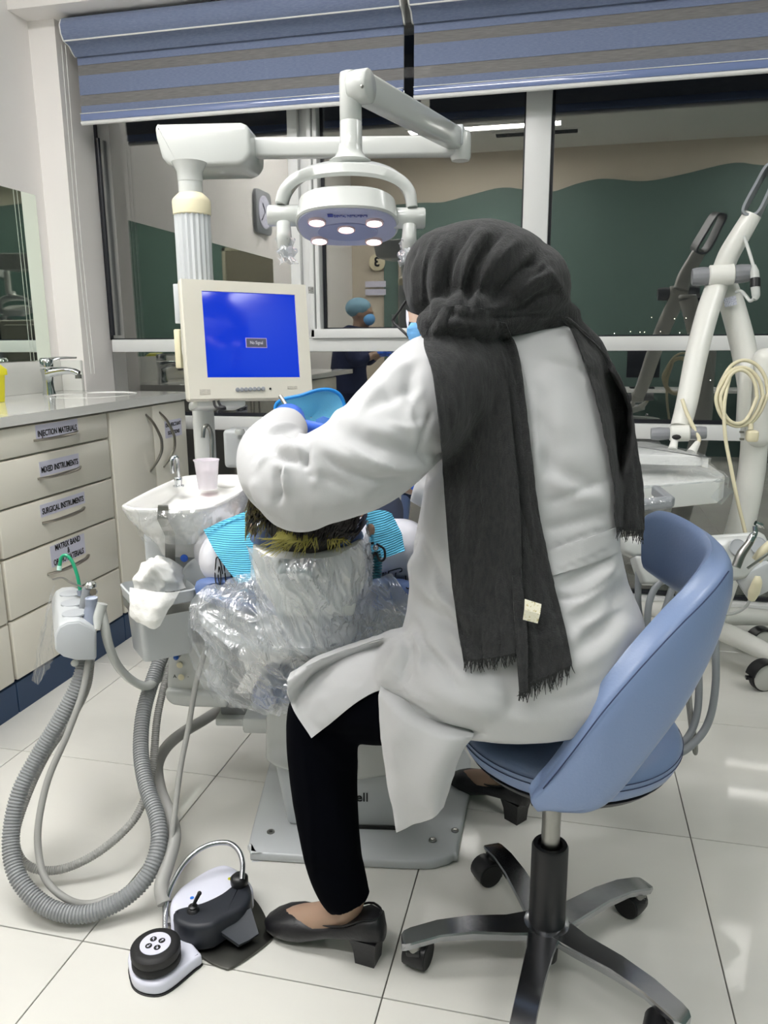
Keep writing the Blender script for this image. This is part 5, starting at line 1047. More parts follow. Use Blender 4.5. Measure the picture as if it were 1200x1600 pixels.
def tb_(L, k): return [at(*q[:3]) for q in L], [q[3]*k for q in L]
hcx = at(714, 458, 1.325)
hf = _n(np.array([-.80, .62, -.42])); hs_ = _n(np.cross(hf, (0, 0, 1))); hup = np.cross(hs_, hf)
def head(b, c, f, s, u, S=1.0, ears=(-1, 1)):
    """skull, jaw, nose, brow, lips and ears around centre c; f = where the face looks"""
    c = np.array(c)
    b.ball(c-f*.012*S+u*.012*S, (.078*S, .096*S, .100*S), rot=np.stack([s, f, u], 1), n=22)
    b.ball(c+f*.032*S-u*.052*S, (.056*S, .058*S, .060*S), rot=np.stack([s, f, u], 1), n=18)
    b.tube([c+f*.082*S+u*.012*S, c+f*.106*S-u*.018*S, c+f*.086*S-u*.030*S], [.009*S, .0145*S, .012*S], n=10, per=4)
    b.tube([c+f*.078*S-s*.045*S+u*.026*S, c+f*.088*S+u*.028*S, c+f*.078*S+s*.045*S+u*.026*S], [.008*S, .010*S, .008*S], n=8, per=4)
    b.tube([c+f*.078*S-s*.022*S-u*.052*S, c+f*.090*S-u*.052*S, c+f*.078*S+s*.022*S-u*.052*S], [.006*S, .0095*S, .006*S], n=8, per=4)
    b.ball(c+f*.070*S-u*.088*S, .020*S, n=10)
    for q in (ears or ()): b.ball(c+s*q*.080*S-f*.008*S-u*.006*S, (.010*S, .018*S, .030*S), rot=np.stack([s, f, u], 1), n=12)
foot_dir = _n([-.97, .25, 0])
def footpts(heel, dirn): h = np.array(heel); d = np.array(dirn); return [h+d*.066+np.array([0, 0, .16]), h+d*.064+np.array([0, 0, .105]), h+d*.11+np.array([0, 0, .068]), h+d*.17+np.array([0, 0, .038]), h+d*.21+np.array([0, 0, .024])]
heelL = np.array([-.292, 1.200, 0]); heelR = np.array([-.055, 1.690, 0]); dirL = _n([-.985, .17, 0]); dirR = _n([-.80, .60, 0])
bb = B(); bb.loft(dentist_rings(.82)); p, r = tb_(armL, .62); bb.tube(p, r, n=14); p, r = tb_(armR, .6); bb.tube(p, r, n=14); p, r = tb_(thL, .72); bb.tube(p, r, n=14)
bb.tube(thR, [.075, .07, .055, .048, .042, .034], n=14)
for h, dd in ((heelL, dirL), (heelR, dirR)): bb.tube(footpts(h, dd), [.025, .026, .028, .029, .022], n=14, sx=1.1)
bb.tube([at(545, 1390, 1.44), footpts(heelL, dirL)[0], footpts(heelL, dirL)[1]], [.028, .026, .026], n=14); bb.tube([thR[4], footpts(heelR, dirR)[0]], [.036, .034], n=12, smooth=False)
bb.tube([at(815, 530, 1.35), at(775, 505, 1.34), hcx-hf*.01-hup*.05], [.065, .055, .055], n=16)
head(bb, hcx, hf, hs_, hup, .92, ears=None)
for q, s2 in ((at(450, 664, 1.45), 1), (at(640, 752, 1.66), 1)): bb.ball(q, .03, n=10)
V, F = remesh(bb, .008, 4); doc = meshobj(V, F, 'person', 'skin', None)
tag(doc, 'person in white coat and charcoal headscarf on the blue stool, seen from behind', 'person')
# ---- trousers
tr_ = B(); p, r = tb_(thL, 1.0); tr_.tube(p, r, n=22); tr_.tube(thR, [.088, .086, .074, .066, .062, .052], n=20); tr_.ball(at(800, 1050, 1.36), (.16, .13, .10), n=20)
VT, FT = remesh(tr_, .007, 4)
VT = wrinkle(VT, FT, .006, 12, 3, (1, 1, .4))
folds(VT, FT, [([(455, 1120), (520, 1150), (590, 1150)], 9, -.004), ([(450, 1100), (520, 1180), (562, 1200)], 9, .004), ([(470, 1150), (486, 1260), (490, 1380)], 4, .0035), ([(465, 1370), (500, 1360), (560, 1375)], 8, -.003), ([(520, 1230), (540, 1320), (545, 1400)], 9, .003)])
meshobj(VT, FT, 'trousers', 'trouser', doc)
# ---- coat
cb = B(); cb.loft(dentist_rings(1.0)); p, r = tb_(armL, 1.0); cb.tube(p, r, n=24); p, r = tb_(armR, 1.0); cb.tube(p, r, n=18)
cb.ball(at(735, 1078, 1.285), (.125, .11, .078), rot=np.stack([RW, FW, (0, 0, 1)], 1), n=24)
cb.ball(at(662, 1050, 1.32), (.075, .09, .085), n=20); cb.ball(at(470, 770, 1.165), (.070, .060, .062), n=18); cb.ball(at(418, 735, 1.215), (.036, .04, .048), n=16)
VC, FC = remesh(cb, .0055, 7)
VC = wrinkle(VC, FC, .004, 9, 1)
folds(VC, FC, [
    # sleeve
    ([(520, 655), (580, 690), (650, 715), (700, 700)], 16, -.009), ([(510, 640), (560, 665), (640, 690)], 14, .007), ([(480, 680), (500, 700), (560, 720), (620, 745)], 13, .008), ([(478, 678), (480, 710), (474, 735)], 6, -.012),
    ([(418, 700), (440, 715), (472, 722)], 7, -.011), ([(430, 690), (460, 700), (480, 712)], 8, .008), ([(440, 725), (432, 745), (436, 770), (430, 790)], 5, -.012), ([(452, 722), (446, 745), (450, 775)], 6, .009),
    ([(460, 670), (475, 690), (482, 705)], 6, .006), ([(395, 745), (405, 775), (430, 800)], 8, .006), ([(545, 640), (600, 600), (640, 560)], 12, .006), ([(560, 640), (610, 620), (660, 600)], 10, -.006), ([(420, 675), (445, 672), (470, 690)], 6, -.005),
    ([(585, 700), (640, 730), (690, 725)], 14, .007), ([(470, 790), (520, 785), (600, 770)], 16, .005), ([(655, 560), (640, 600), (650, 650)], 10, -.006), ([(655, 755), (680, 735), (700, 700)], 10, -.008),
    ([(392, 722), (412, 700), (440, 690), (470, 696)], 3.5, -.005), ([(398, 735), (420, 712), (450, 702), (478, 708)], 3.5, .005), ([(408, 685), (430, 672), (460, 674)], 3.2, -.004), ([(414, 676), (436, 664), (464, 664)], 3.0, .004),
    ([(384, 760), (392, 785), (412, 806), (440, 815)], 5, -.005), ([(480, 700), (496, 730), (492, 760)], 6, .005), ([(500, 700), (540, 735), (600, 750), (660, 735)], 6, -.006), ([(530, 690), (580, 720), (650, 745)], 5, .005),
    ([(648, 548), (600, 585), (562, 625), (540, 660)], 3.0, -.004), ([(655, 556), (608, 592), (572, 632), (552, 665)], 3.0, .003), ([(610, 560), (600, 600), (620, 640)], 8, -.004), ([(660, 600), (640, 650), (655, 700)], 7, .005), ([(676, 640), (660, 690), (672, 740)], 5, -.006),
    ([(560, 790), (600, 765), (650, 750)], 6, -.004), ([(470, 740), (520, 750), (560, 770)], 7, -.004), ([(600, 660), (640, 670), (680, 660)], 7, .004),
    # back
    ([(828, 600), (838, 680), (836, 760)], 6, .004), ([(840, 560), (900, 575), (940, 600)], 7, -.004), ([(845, 790), (900, 770), (955, 745)], 6, -.005), ([(850, 930), (900, 935), (950, 905), (970, 880)], 5, -.005), ([(900, 985), (940, 965), (985, 935)], 6, .005),
    ([(648, 830), (672, 880), (690, 940)], 5, .006), ([(655, 890), (690, 950), (720, 1000)], 5, -.006), ([(642, 955), (662, 1000), (700, 1050), (720, 1090)], 5, -.006), ([(700, 960), (720, 1010), (760, 1050)], 6, .005), ([(615, 1040), (640, 1080), (690, 1105)], 5, .005), ([(640, 1130), (700, 1150), (760, 1148)], 5, -.005),
    ([(830, 580), (870, 620), (880, 700)], 22, .006), ([(820, 640), (860, 690), (850, 760)], 14, -.005), ([(850, 520), (900, 560), (930, 620)], 14, .005), ([(840, 700), (880, 740), (940, 760)], 14, -.006), ([(850, 740), (900, 770), (960, 780)], 14, .006),
    ([(880, 960), (930, 920), (965, 880)], 12, .010), ([(870, 920), (920, 890), (962, 868)], 9, -.008), ([(900, 1010), (950, 960), (975, 900)], 14, -.010), ([(880, 1010), (930, 970), (965, 930)], 12, .009), ([(890, 1050), (950, 1010), (990, 960)], 16, .008),
    ([(840, 830), (900, 815), (962, 800)], 9, -.006),
    # left flank, hip
    ([(645, 800), (660, 860), (700, 920), (760, 960)], 12, -.010), ([(640, 860), (662, 915), (720, 960)], 12, .009), ([(640, 930), (680, 960), (740, 1000), (760, 1040)], 12, -.010), ([(632, 985), (640, 1020), (630, 1070)], 7, -.012), ([(645, 985), (660, 1020), (655, 1060)], 8, .010),
    ([(665, 990), (700, 1030), (740, 1070)], 12, .008), ([(690, 760), (680, 830), (700, 880)], 12, .007), ([(605, 1085), (650, 1110), (700, 1140), (760, 1150)], 6, -.008), ([(660, 1060), (720, 1100), (800, 1120)], 16, .006), ([(850, 1100), (920, 1080), (985, 1040)], 10, -.005),
    ([(600, 1075), (612, 1040), (634, 1000)], 9, .008), ([(845, 905), (905, 880), (965, 850)], 2.0, -.003), ([(845, 862), (905, 840), (962, 822)], 2.0, -.003)])
coat = meshobj(VC, FC, 'coat', 'coat', doc)
bvC = bvh_of((VC, FC)); bvT = bvh_of((VT, FT))
# half belt across the back
P3, _g = drape([[(840, 868), (880, 852), (925, 838), (968, 822)], [(842, 885), (882, 872), (928, 858), (968, 845)], [(845, 905), (885, 893), (930, 878), (968, 862)]], 14, 40, bvC, .004, 1.23, smooth=1)
B().sheet(P3, .003).build('belt', 'coat', coat, smooth=60)
# coat tails
P3, _g = drape([[(449, 1064), (492, 1036), (545, 1016), (592, 999), (650, 985)], [(450, 1085), (495, 1066), (548, 1046), (595, 1025), (650, 1015)], [(462, 1115), (502, 1096), (552, 1070), (597, 1052), (650, 1045)], [(487, 1153), (520, 1127), (562, 1094), (600, 1077), (645, 1080)]], 40, 50, bvh_of((VT, FT), (VC, FC)), .014, 1.345, smooth=10, fade=2)
top = P3[0]+np.array([0, 0, -.012])+_n([FW[0], FW[1], 0])*.055; P3 = np.concatenate([[top+np.array([0, 0, -.02])+FW*.03, top], P3])
P3 = crumple(P3, .0012, 14, 2); B().sheet(P3, .003).build('coat_tail', 'coat', coat, smooth=70)
G = gridpts([[at(596, 1062, 1.27), at(640, 1100, 1.215), at(695, 1130, 1.195), at(750, 1140, 1.205)], [at(593, 1105, 1.27), at(630, 1150, 1.215), at(682, 1172, 1.195), at(728, 1163, 1.205)], [at(599, 1180, 1.28), at(628, 1205, 1.24), at(672, 1222, 1.215), at(716, 1190, 1.225)], [at(611, 1250, 1.29), at(636, 1255, 1.26), at(672, 1252, 1.235), at(703, 1228, 1.24)], [at(620, 1297, 1.30), at(648, 1289, 1.275), at(676, 1276, 1.25), at(693, 1262, 1.25)]], 40, 34)
for i in range(40):
    for j in range(34): G[i, j] += -FW*.006*math.sin(j/33*9+i*.05)
for i in range(5): G[i] += FW*.008*(5-i)
G = crumple(G, .0012, 12, 5); B().sheet(G, .003).build('coat_tail', 'coat', coat, smooth=70)
# ---- headscarf
hb2 = B(); hR = np.stack([RW, _n([FW[0], FW[1], 0]), (0, 0, 1)], 1)
hb2.ball(at(752, 428, 1.315), (.122, .118, .088), rot=hR, n=28); hb2.ball(at(815, 450, 1.315), (.082, .105, .078), rot=hR, n=24); hb2.ball(at(702, 440, 1.315), (.080, .100, .090), rot=hR, n=22)
hb2.tube([at(668, 520, 1.255), at(700, 498, 1.235), at(745, 492, 1.24), at(800, 490, 1.27), at(855, 490, 1.30), at(893, 500, 1.33)], [.030, .036, .038, .036, .034, .026], n=16)
hb2.tube([at(755, 450, 1.31), at(800, 490, 1.345)], [.10, .062], n=20, smooth=False)
hb2.tube([at(880, 505, 1.32), at(920, 545, 1.325), at(948, 585, 1.33)], [.026, .026, .018], n=12)
VS, FS = remesh(hb2, .0042, 6)
folds(VS, FS, [([(742, 356), (708, 410), (692, 478)], 8, -.009), ([(765, 352), (735, 400), (718, 480)], 9, .008), ([(790, 360), (752, 400), (735, 440), (728, 485)], 7, -.012), ([(820, 370), (775, 405), (750, 450), (742, 485)], 8, .008), ([(850, 400), (800, 430), (765, 480)], 8, -.009), ([(868, 425), (820, 445), (780, 485)], 7, .008),
    ([(888, 455), (840, 465), (800, 488)], 6, -.008), ([(650, 395), (642, 440), (652, 500)], 7, .005), ([(665, 400), (660, 450), (672, 500)], 6, -.007), ([(700, 365), (680, 420), (676, 490)], 7, .005), ([(690, 482), (720, 495), (780, 498), (860, 490)], 5, -.007), ([(660, 530), (700, 505), (745, 505)], 6, .005), ([(890, 480), (870, 440), (830, 395)], 6, .004), ([(870, 500), (900, 520), (940, 570)], 5, -.006)])
VS = wrinkle(VS, FS, .004, 22, 9, (1, 1, .5))
folds(VS, FS, [([(x0, y0), ((x0+x1)/2-10, (y0+y1)/2), (x1, y1)], 3.2, a) for x0, y0, x1, y1, a in ((725, 352, 700, 470, -.004), (752, 352, 708, 450, .004), (778, 356, 724, 470, -.005), (806, 364, 748, 470, -.004), (838, 388, 768, 470, .004), (860, 412, 790, 478, -.005), (880, 440, 815, 485, -.004), (655, 380, 640, 470, -.004), (682, 362, 662, 480, .004), (672, 500, 690, 540, -.004), (690, 495, 712, 540, -.004), (650, 510, 672, 545, .003), (740, 492, 850, 480, -.004), (760, 500, 880, 494, .003), (890, 500, 945, 580, -.004))])
scarf = meshobj(VS, FS, 'headscarf', 'scarf', doc)
bvA = bvh_of((VC, FC), (VS, FS))
def strip(rows, nr, nc, off, amp, freq, ph, ddef=1.22, bv=None):
    P3, G = drape(rows, nr, nc, bv or bvA, off, ddef, amp, freq, ph, smooth=8); P3 = crumple(P3, .0008, 30, ph)
    B().sheet(P3, .0022).build('scarf_end', 'scarf', scarf, smooth=70); return P3
Sb = strip([[(742, 498), (765, 500), (790, 505)], [(755, 560), (785, 560), (812, 562)], [(775, 680), (800, 685), (828, 690)], [(785, 800), (818, 800), (843, 805)], [(795, 900), (830, 900), (864, 905)], [(806, 985), (845, 985), (884, 985)], [(815, 1075), (852, 1058), (894, 1038)]], 110, 36, .014, .010, 2.2, .5)
Sa = strip([[(690, 481), (722, 478), (770, 486)], [(662, 530), (715, 520), (775, 525)], [(676, 585), (730, 580), (790, 580)], [(688, 680), (740, 680), (802, 685)], [(695, 780), (750, 780), (812, 785)], [(703, 880), (755, 880), (815, 890)], [(714, 970), (762, 968), (815, 965)], [(724, 1032), (765, 1028), (808, 1020)]], 110, 44, .026, .010, 3.3, 2.0)
Sn = strip([[(800, 900), (806, 900), (815, 902)], [(805, 990), (813, 990), (824, 992)], [(811, 1080), (817, 1082), (825, 1078)]], 50, 12, .030, .003, 1, 1)
Sc = strip([[(872, 492), (890, 498), (905, 515)], [(893, 518), (921, 530), (952, 562)], [(922, 590), (952, 600), (982, 622)], [(945, 680), (972, 690), (997, 705)], [(960, 760), (985, 765), (1006, 775)], [(962, 822), (985, 826), (1007, 828)]], 90, 30, .016, .010, 1.6, 4.0, 1.27)
Sd = strip([[(940, 640), (955, 640), (970, 650)], [(958, 730), (975, 740), (990, 750)], [(968, 815), (982, 820), (997, 828)]], 50, 14, .004, .006, 1.2, 2.0, 1.30)
fg = B(); fr = random.Random(21)
for S_, ev, L in ((Sa, 1, .014), (Sb, 1, .020), (Sc, 1, .016), (Sn, 1, .010)):
    for q in np.arange(.3, S_.shape[1]-1.2, .55):
        j = int(q); t = q-j; p = S_[-1, j]*(1-t)+S_[-1, j+1]*t; l = L*fr.uniform(.5, 1.6); sw_ = RW*fr.uniform(-.007, .007)
        fg.tube([p, p-np.array([0, 0, l*.5])+sw_*.4, p-np.array([0, 0, l])+sw_], [.0009, .0007, .0004], n=4, per=2)
o = fg.build('fringe', 'scarf', scarf, smooth=60); o['kind'] = 'stuff'
# care tag
tg = [at(820, 936, 1.165), at(846, 944, 1.165), at(840, 974, 1.165), at(817, 968, 1.165)]
tgm = mat('care_tag_cream', (236, 232, 212), .6, var=((260, 260, 260), (196, 184, 130), .56, .62)); B().sheet([[tg[0], tg[1]], [(tg[0]+tg[3])/2-FW*.004, (tg[1]+tg[2])/2-FW*.004], [tg[3], tg[2]]], .001).build('care_tag', tgm, scarf, smooth=0)
# ---- glasses, mask
gp = [at(634, 470, 1.29), at(624, 486, 1.29), at(613, 500, 1.30), at(617, 506, 1.30), at(630, 518, 1.29), at(640, 528, 1.29)]
B().tube(gp[:3], .0022, n=8, smooth=False).tube(gp[2:], .0022, n=8, smooth=False).build('glasses', 'black', doc)
mk = B(); 
P3 = gridpts([[at(641, 503, 1.262), at(650, 505, 1.255), at(664, 510, 1.25)], [at(637, 515, 1.262), at(648, 516, 1.253), at(664, 520, 1.25)], [at(637, 530, 1.27), at(648, 533, 1.262), at(664, 536, 1.258)]], 12, 10); B().sheet(crumple(P3, .0015, 60, 3), .0015).build('face_mask', 'mask', doc)
B().sheet([[at(635, 484, 1.285), at(640, 492, 1.275)], [at(635, 500, 1.285), at(638, 508, 1.27)], [at(637, 514, 1.28), at(640, 514, 1.268)]], .001).build('mask_edge', 'paper', doc)
B().sheet(gridpts([[at(638, 486, 1.28), at(645, 490, 1.27), at(656, 494, 1.265)], [at(640, 503, 1.27), at(650, 505, 1.26), at(660, 508, 1.26)]], 6, 6), .002).build('cheek', 'skin', doc)
# ---- gloves
gl1 = hand(at(446, 672, 1.455), _n(np.array([.20, .50, -.22])), (.6, -.5, .5), .55, 1.05, 'glove', 'glove', doc, voxel=.0026)
B().ball(at(450, 662, 1.475), (.036, .034, .030), n=18).build('glove', 'glove', doc)
bg = B(); bg.tube([at(447, 690, 1.42), at(449, 668, 1.45), at(452, 652, 1.48)], [.036, .037, .030], n=18).build('glove_cuff', 'glove', doc)
hand(at(650, 752, 1.66), _n(at(560, 720, 1.68)-at(650, 752, 1.66)), (0, .3, .9), .45, 1.05, 'glove', 'glove', doc)
# ---- shoes
def shoe(heel, d, lab=None):
    h = np.array(heel); s = np.array([-d[1], d[0], 0]); st_ = [(-.006, .052, .085, .012), (.004, .050, .104, .026), (.03, .049, .106, .032), (.06, .046, .086, .0325), (.10, .036, .070, .033), (.13, .022, .062, .036), (.155, .010, .064, .040), (.18, .005, .060, .042), (.21, .004, .048, .040), (.232, .006, .036, .030), (.245, .011, .026, .015)]
    rings = []
    for x, z0, z1, w in st_:
        zc, hz_ = (z0+z1)/2, (z1-z0)/2; rings.append([h+d*x+s*w*abs(math.cos(a))**.8*np.sign(math.cos(a))+np.array([0, 0, zc+hz_*abs(math.sin(a))**.75*np.sign(math.sin(a))]) for a in np.linspace(0, 2*PI, 22, endpoint=False)])
    o = B().loft(rings).build('shoe', 'shoe', doc, smooth=60)
    B().loft([[h+d*(x*k1+x0)+s*y*k1+np.array([0, 0, z]) for x, y in ((-.022, -.022), (.024, -.024), (.024, .024), (-.022, .022))] for z, k1, x0 in ((0.0, .82, .026), (.03, .92, .026), (.056, 1.15, .027))]).build('heel', 'shoe', o, smooth=30)
    rim = []
    for a in np.linspace(0, 2*PI, 30, endpoint=False):
        t = (1-math.cos(a))/2; x = .002+t*.142; w = .030*abs(math.sin(a))**.7*np.sign(math.sin(a)); z = np.interp(x, [0, .03, .06, .1, .145], [.105, .106, .088, .073, .067])-.004*abs(math.sin(a)); rim.append(h+d*x+s*w+np.array([0, 0, z]))
    B().tube(rim+[rim[0]], .0022, n=6, per=1, smooth=False).build('collar', 'shoe', o)
shoe(heelL, dirL); shoe(heelR, dirR)
# instrument in the gloved hand
tl = B().tube([at(438, 619, 1.50), at(446, 632, 1.49), at(455, 650, 1.48), at(470, 690, 1.52)], .0042, n=10).build('dental_instrument', 'steel', None, smooth=60); tag(tl, 'dark slim dental instrument held in the blue gloved hand', 'instrument')
# ================================================================ THE PATIENT
pc = at(487, 792, 1.535)                                 # head centre
pdir = cb_                                               # towards the feet
pf_ = _n(cn_*.92+cb_*.30); pu_ = _n(-cb_+pf_*cb_.dot(pf_)); ps_ = np.cross(pu_, pf_)   # face up, crown towards the viewer
pb = B(); head(pb, pc, pf_, ps_, pu_, .98, ears=None)
pb.ball(at(579, 828, 1.50), (.010, .016, .022), rot=np.stack([ps_, pf_, pu_], 1), n=12); pb.ball(at(396, 826, 1.50), (.010, .016, .022), rot=np.stack([ps_, pf_, pu_], 1), n=12)
nk = pc+pdir*.11-cn_*.02; sh0 = E0+cb_*.11+cn_*.135
pb.tube([pc+pdir*.03-cn_*.01, nk, sh0+cb_*.05], [.058, .056, .07], n=16, smooth=False)
def bring(y, w, t, z=0.0): return [E0+cu_*math.cos(a)*w+cb_*y+cn_*(.13+z+math.sin(a)*t) for a in np.linspace(0, 2*PI, 26, endpoint=False)]
tors = [bring(.02, .09, .04), bring(.05, .165, .06), bring(.10, .205, .075), bring(.20, .20, .085), bring(.35, .175, .085), bring(.50, .165, .08), bring(.60, .165, .075)]
pb.loft(tors)
hipc = E0+cb_*.60+cn_*.12
for sg in (-1, 1):
    pb.tube([hipc+cu_*.09*sg, hipc+cu_*.10*sg+cs_*.42+np.array([0, 0, .05]), hipc+cu_*.10*sg+cs_*.82+np.array([0, 0, .0])], [.08, .062, .045], n=14)
    pb.tube([hipc+cu_*.10*sg+cs_*.82, hipc+cu_*.11*sg+cs_*.86+np.array([0, 0, .08])], [.040, .025], n=10, smooth=False)
    sd = E0+cu_*.20*sg+cb_*.11+cn_*.13; el = E0+cu_*.235*sg+cb_*.38+cn_*.11; wr_ = E0+cu_*.06*sg+cb_*.52+cn_*.235
    pb.tube([sd, el, wr_], [.05, .042, .028], n=14)
Vp, Fp = remesh(pb, .008, 3); pat = meshobj(Vp, Fp, 'person', 'skin', None)
tag(pat, 'person lying in the patient chair, white lettered T-shirt, dark hair with yellow tips', 'person')
for sg in (-1, 1):
    wr_ = E0+cu_*.06*sg+cb_*.52+cn_*.235; hand(wr_, _n(cb_*.6-cu_*sg*.6), cu_*-sg*.2+cb_*-.6+cn_*.1, .35, 1.0, 'hand', 'skin', pat, voxel=.003)
sb = B(); sb.loft([bring(.012, .10, .045), bring(.045, .172, .066), bring(.10, .212, .082), bring(.20, .208, .092), bring(.35, .185, .092), bring(.50, .178, .088), bring(.60, .18, .082)])
for sg in (-1, 1):
    sd = E0+cu_*.20*sg+cb_*.11+cn_*.13; el = E0+cu_*.232*sg+cb_*.33+cn_*.115; sb.tube([E0+cu_*.13*sg+cb_*.09+cn_*.13, sd, el], [.062, .064, .060], n=16)
sb.ball(at(345, 872, 1.66), (.05, .05, .055), n=16); sb.ball(at(628, 850, 1.70), (.06, .06, .055), n=16)
Vs, Fs = remesh(sb, .006, 5); Vs = wrinkle(Vs, Fs, .006, 11, 4)
shirt = meshobj(Vs, Fs, 'tshirt', 'shirt', pat)
pt_ = B()
for sg in (-1, 1): pt_.tube([hipc+cu_*.09*sg, hipc+cu_*.10*sg+cs_*.42+np.array([0, 0, .05]), hipc+cu_*.10*sg+cs_*.80], [.095, .078, .062], n=16)
pt_.ball(hipc, (.17, .12, .09), rot=np.stack([cu_, cb_, cn_], 1), n=20); Vq, Fq = remesh(pt_, .009, 3); meshobj(Vq, Fq, 'trousers', mat('patient_trousers', (52, 60, 84), .85), pat)
for sg in (-1, 1): B().ball(hipc+cu_*.11*sg+cs_*.88+np.array([0, 0, .05]), (.045, .05, .11), n=16).build('shoe', mat('sneaker', (210, 210, 214), .6) if 'sneaker' not in bpy.data.materials else bpy.data.materials['sneaker'], pat)
bvS = bvh_of((Vs, Fs))
def letter_outline(pxs, nm):
    pts = []
    for x, y in pxs:
        r = ray(x, y); l = np.linalg.norm(r); h = bvS.ray_cast(Vector(CP), Vector(r/l)); d = h[3]*FPX/l-.003 if h[0] is not None else 1.6; pts.append(at(x, y, min(d, 1.72)))
    B().tube(pts, .0013, n=6, per=3).build('lettering', 'ink', shirt)
for L in ([(337, 880), (336, 900), (339, 918), (346, 922), (349, 912), (347, 892), (342, 872), (338, 872), (337, 880)], [(342, 885), (341, 902), (344, 914), (345, 900), (343, 886)], [(350, 882), (352, 900), (354, 918), (358, 918), (357, 905), (362, 916), (368, 914), (361, 898), (356, 884)],
          [(350, 922), (356, 904), (364, 900)], [(598, 896), (599, 914), (604, 914), (603, 895), (598, 896)], [(607, 893), (608, 899), (613, 898), (616, 916), (621, 917), (618, 896), (627, 893), (626, 888), (607, 893)], [(634, 900), (635, 918), (640, 919)]): letter_outline(L, 'l')
# hair cap and strands
hcap = B(); hcap.ball(pc+pu_*.016-pf_*.012, (.094, .098, .104), rot=np.stack([ps_, pf_, pu_], 1), n=26); hcap.ball(pc+pu_*.05-pf_*.02, (.088, .06, .06), rot=np.stack([ps_, pf_, pu_], 1), n=18)
Vh, Fh = remesh(hcap, .007, 2)
keep = B(); 
Vh2 = Vh.copy(); Vh = wrinkle(Vh2, Fh, .004, 40, 2)
# open the face side: keep only faces behind the hairline
ctrd = np.array([Vh[list(f)].mean(0) for f in Fh]); rel = ctrd-pc; kf = [f for f, q in zip(Fh, rel) if not (q.dot(pf_) > .03 and q.dot(pu_) < .055)]
hairo = B().add(Vh, kf).build('hair', 'hair', pat, smooth=80, fixn=False)
hr = random.Random(8); dk, md, tp_ = B(), B(), B()
def strand(root, mid, tip, w, split):
    P = smoothpts([root, mid, tip], 7); n = len(P)
    W_ = [w*(1-.75*k/(n-1)) for k in range(n)]; a, b_ = int(split[0]*(n-1)), int(split[1]*(n-1))
    for bb_, i0, i1 in ((dk, 0, a), (md, a, b_), (tp_, b_, n-1)):
        if i1 > i0: bb_.tube(P[i0:i1+1], W_[i0:i1+1], n=4, smooth=False)
for k in range(640):
    u = hr.random(); x = 392+188*u; y0 = hr.uniform(735, 815); rd = 1.42-.0*u
    ang = (x-490)/95.0
    root = at(x*.93+490*.07, y0, 1.455+.05*abs(ang))
    if x < 455:                                       # left: swept out and down
        tx = x-hr.uniform(8, 30)*(1 if x < 430 else .3)+hr.uniform(-6, 6); ty = hr.uniform(795, 846); tip = at(max(tx, 383), ty, 1.475)
        mid = at((x+max(tx, 383))/2+2, (y0+ty)/2-6, 1.42); strand(root, mid, tip, hr.uniform(.0016, .0030), (hr.uniform(.35, .7), hr.uniform(.8, 1.0)))
    else:
        if hr.random() < .62:
            x2 = 490+(x-505)*hr.uniform(.3, .95); ty = hr.uniform(822, 850)+6*math.cos(ang); tip = at(x2, ty, 1.432); mid = at((x+x2)/2, (y0+ty)/2+6, 1.405)
            strand(root, mid, tip, hr.uniform(.0016, .0030), (hr.uniform(.85, 1.0), 1.0))
for k in range(150):                                  # pale tips falling over the pad in a bunch
    c_ = hr.random()
    if c_ < .55: x0, x1, y1 = hr.uniform(470, 500), hr.uniform(405, 498), hr.uniform(848, 874)
    elif c_ < .8: x0, x1, y1 = hr.uniform(440, 480), hr.uniform(400, 450), hr.uniform(840, 862)
    else: x0, x1, y1 = hr.uniform(508, 535), hr.uniform(510, 550), hr.uniform(842, 868)
    strand(at(x0, hr.uniform(812, 826), 1.425), at((x0*1.2+x1*.8)/2, 840, 1.412), at(x1, y1, 1.405), hr.uniform(.0010, .0019), (.12, .35))
for b_, m in ((dk, 'hair'), (md, 'hairmid'), (tp_, 'hairtip')): o = b_.build('hair_strands', m, hairo, smooth=80, fixn=False); o['kind'] = 'stuff'
# ---- bib, chain clip, coil
bibt = thing('patient_bib', at(400, 860, 1.62), 'light blue ribbed paper bib tucked round the patient neck and shoulders', 'bib')
bibm = M['bib']; nt = bibm.node_tree; tc_n = nt.nodes.new('ShaderNodeTexCoord'); wv_ = nt.nodes.new('ShaderNodeTexWave'); wv_.inputs['Scale'].default_value = 75; wv_.bands_direction = 'Z'; bpn = nt.nodes.new('ShaderNodeBump'); bpn.inputs['Strength'].default_value = .6; bpn.inputs['Distance'].default_value = .003
nt.links.new(tc_n.outputs['Object'], wv_.inputs['Vector']); nt.links.new(wv_.outputs[1], bpn.inputs['Height']); nt.links.new(bpn.outputs[0], nt.nodes['Principled BSDF'].inputs['Normal'])
G = gridpts([[at(318, 828, 1.60), at(350, 813, 1.595), at(392, 796, 1.60)], [at(334, 858, 1.585), at(364, 845, 1.575), at(400, 830, 1.585)], [at(352, 885, 1.575), at(378, 875, 1.565), at(405, 866, 1.575)], [at(373, 911, 1.57), at(390, 908, 1.56), at(408, 900, 1.57)]], 24, 24)
B().sheet(crumple(G, .001, 14, 1), .0015).build('bib_sheet', 'bib', bibt, smooth=60)
B().tube([at(321, 834, 1.592), at(352, 818, 1.588), at(394, 801, 1.592)], .0012, n=5).build('fold_line', 'bib', bibt)
G = gridpts([[at(570, 800, 1.56), at(598, 798, 1.60), at(612, 803, 1.62)], [at(574, 825, 1.545), at(600, 822, 1.58), at(624, 828, 1.62)], [at(578, 855, 1.535), at(605, 848, 1.57), at(632, 856, 1.61)], [at(590, 872, 1.53), at(606, 870, 1.56), at(632, 860, 1.60)]], 24, 24)
B().sheet(crumple(G, .0015, 16, 6), .0015).build('bib_sheet', 'bib', bibt, smooth=60)
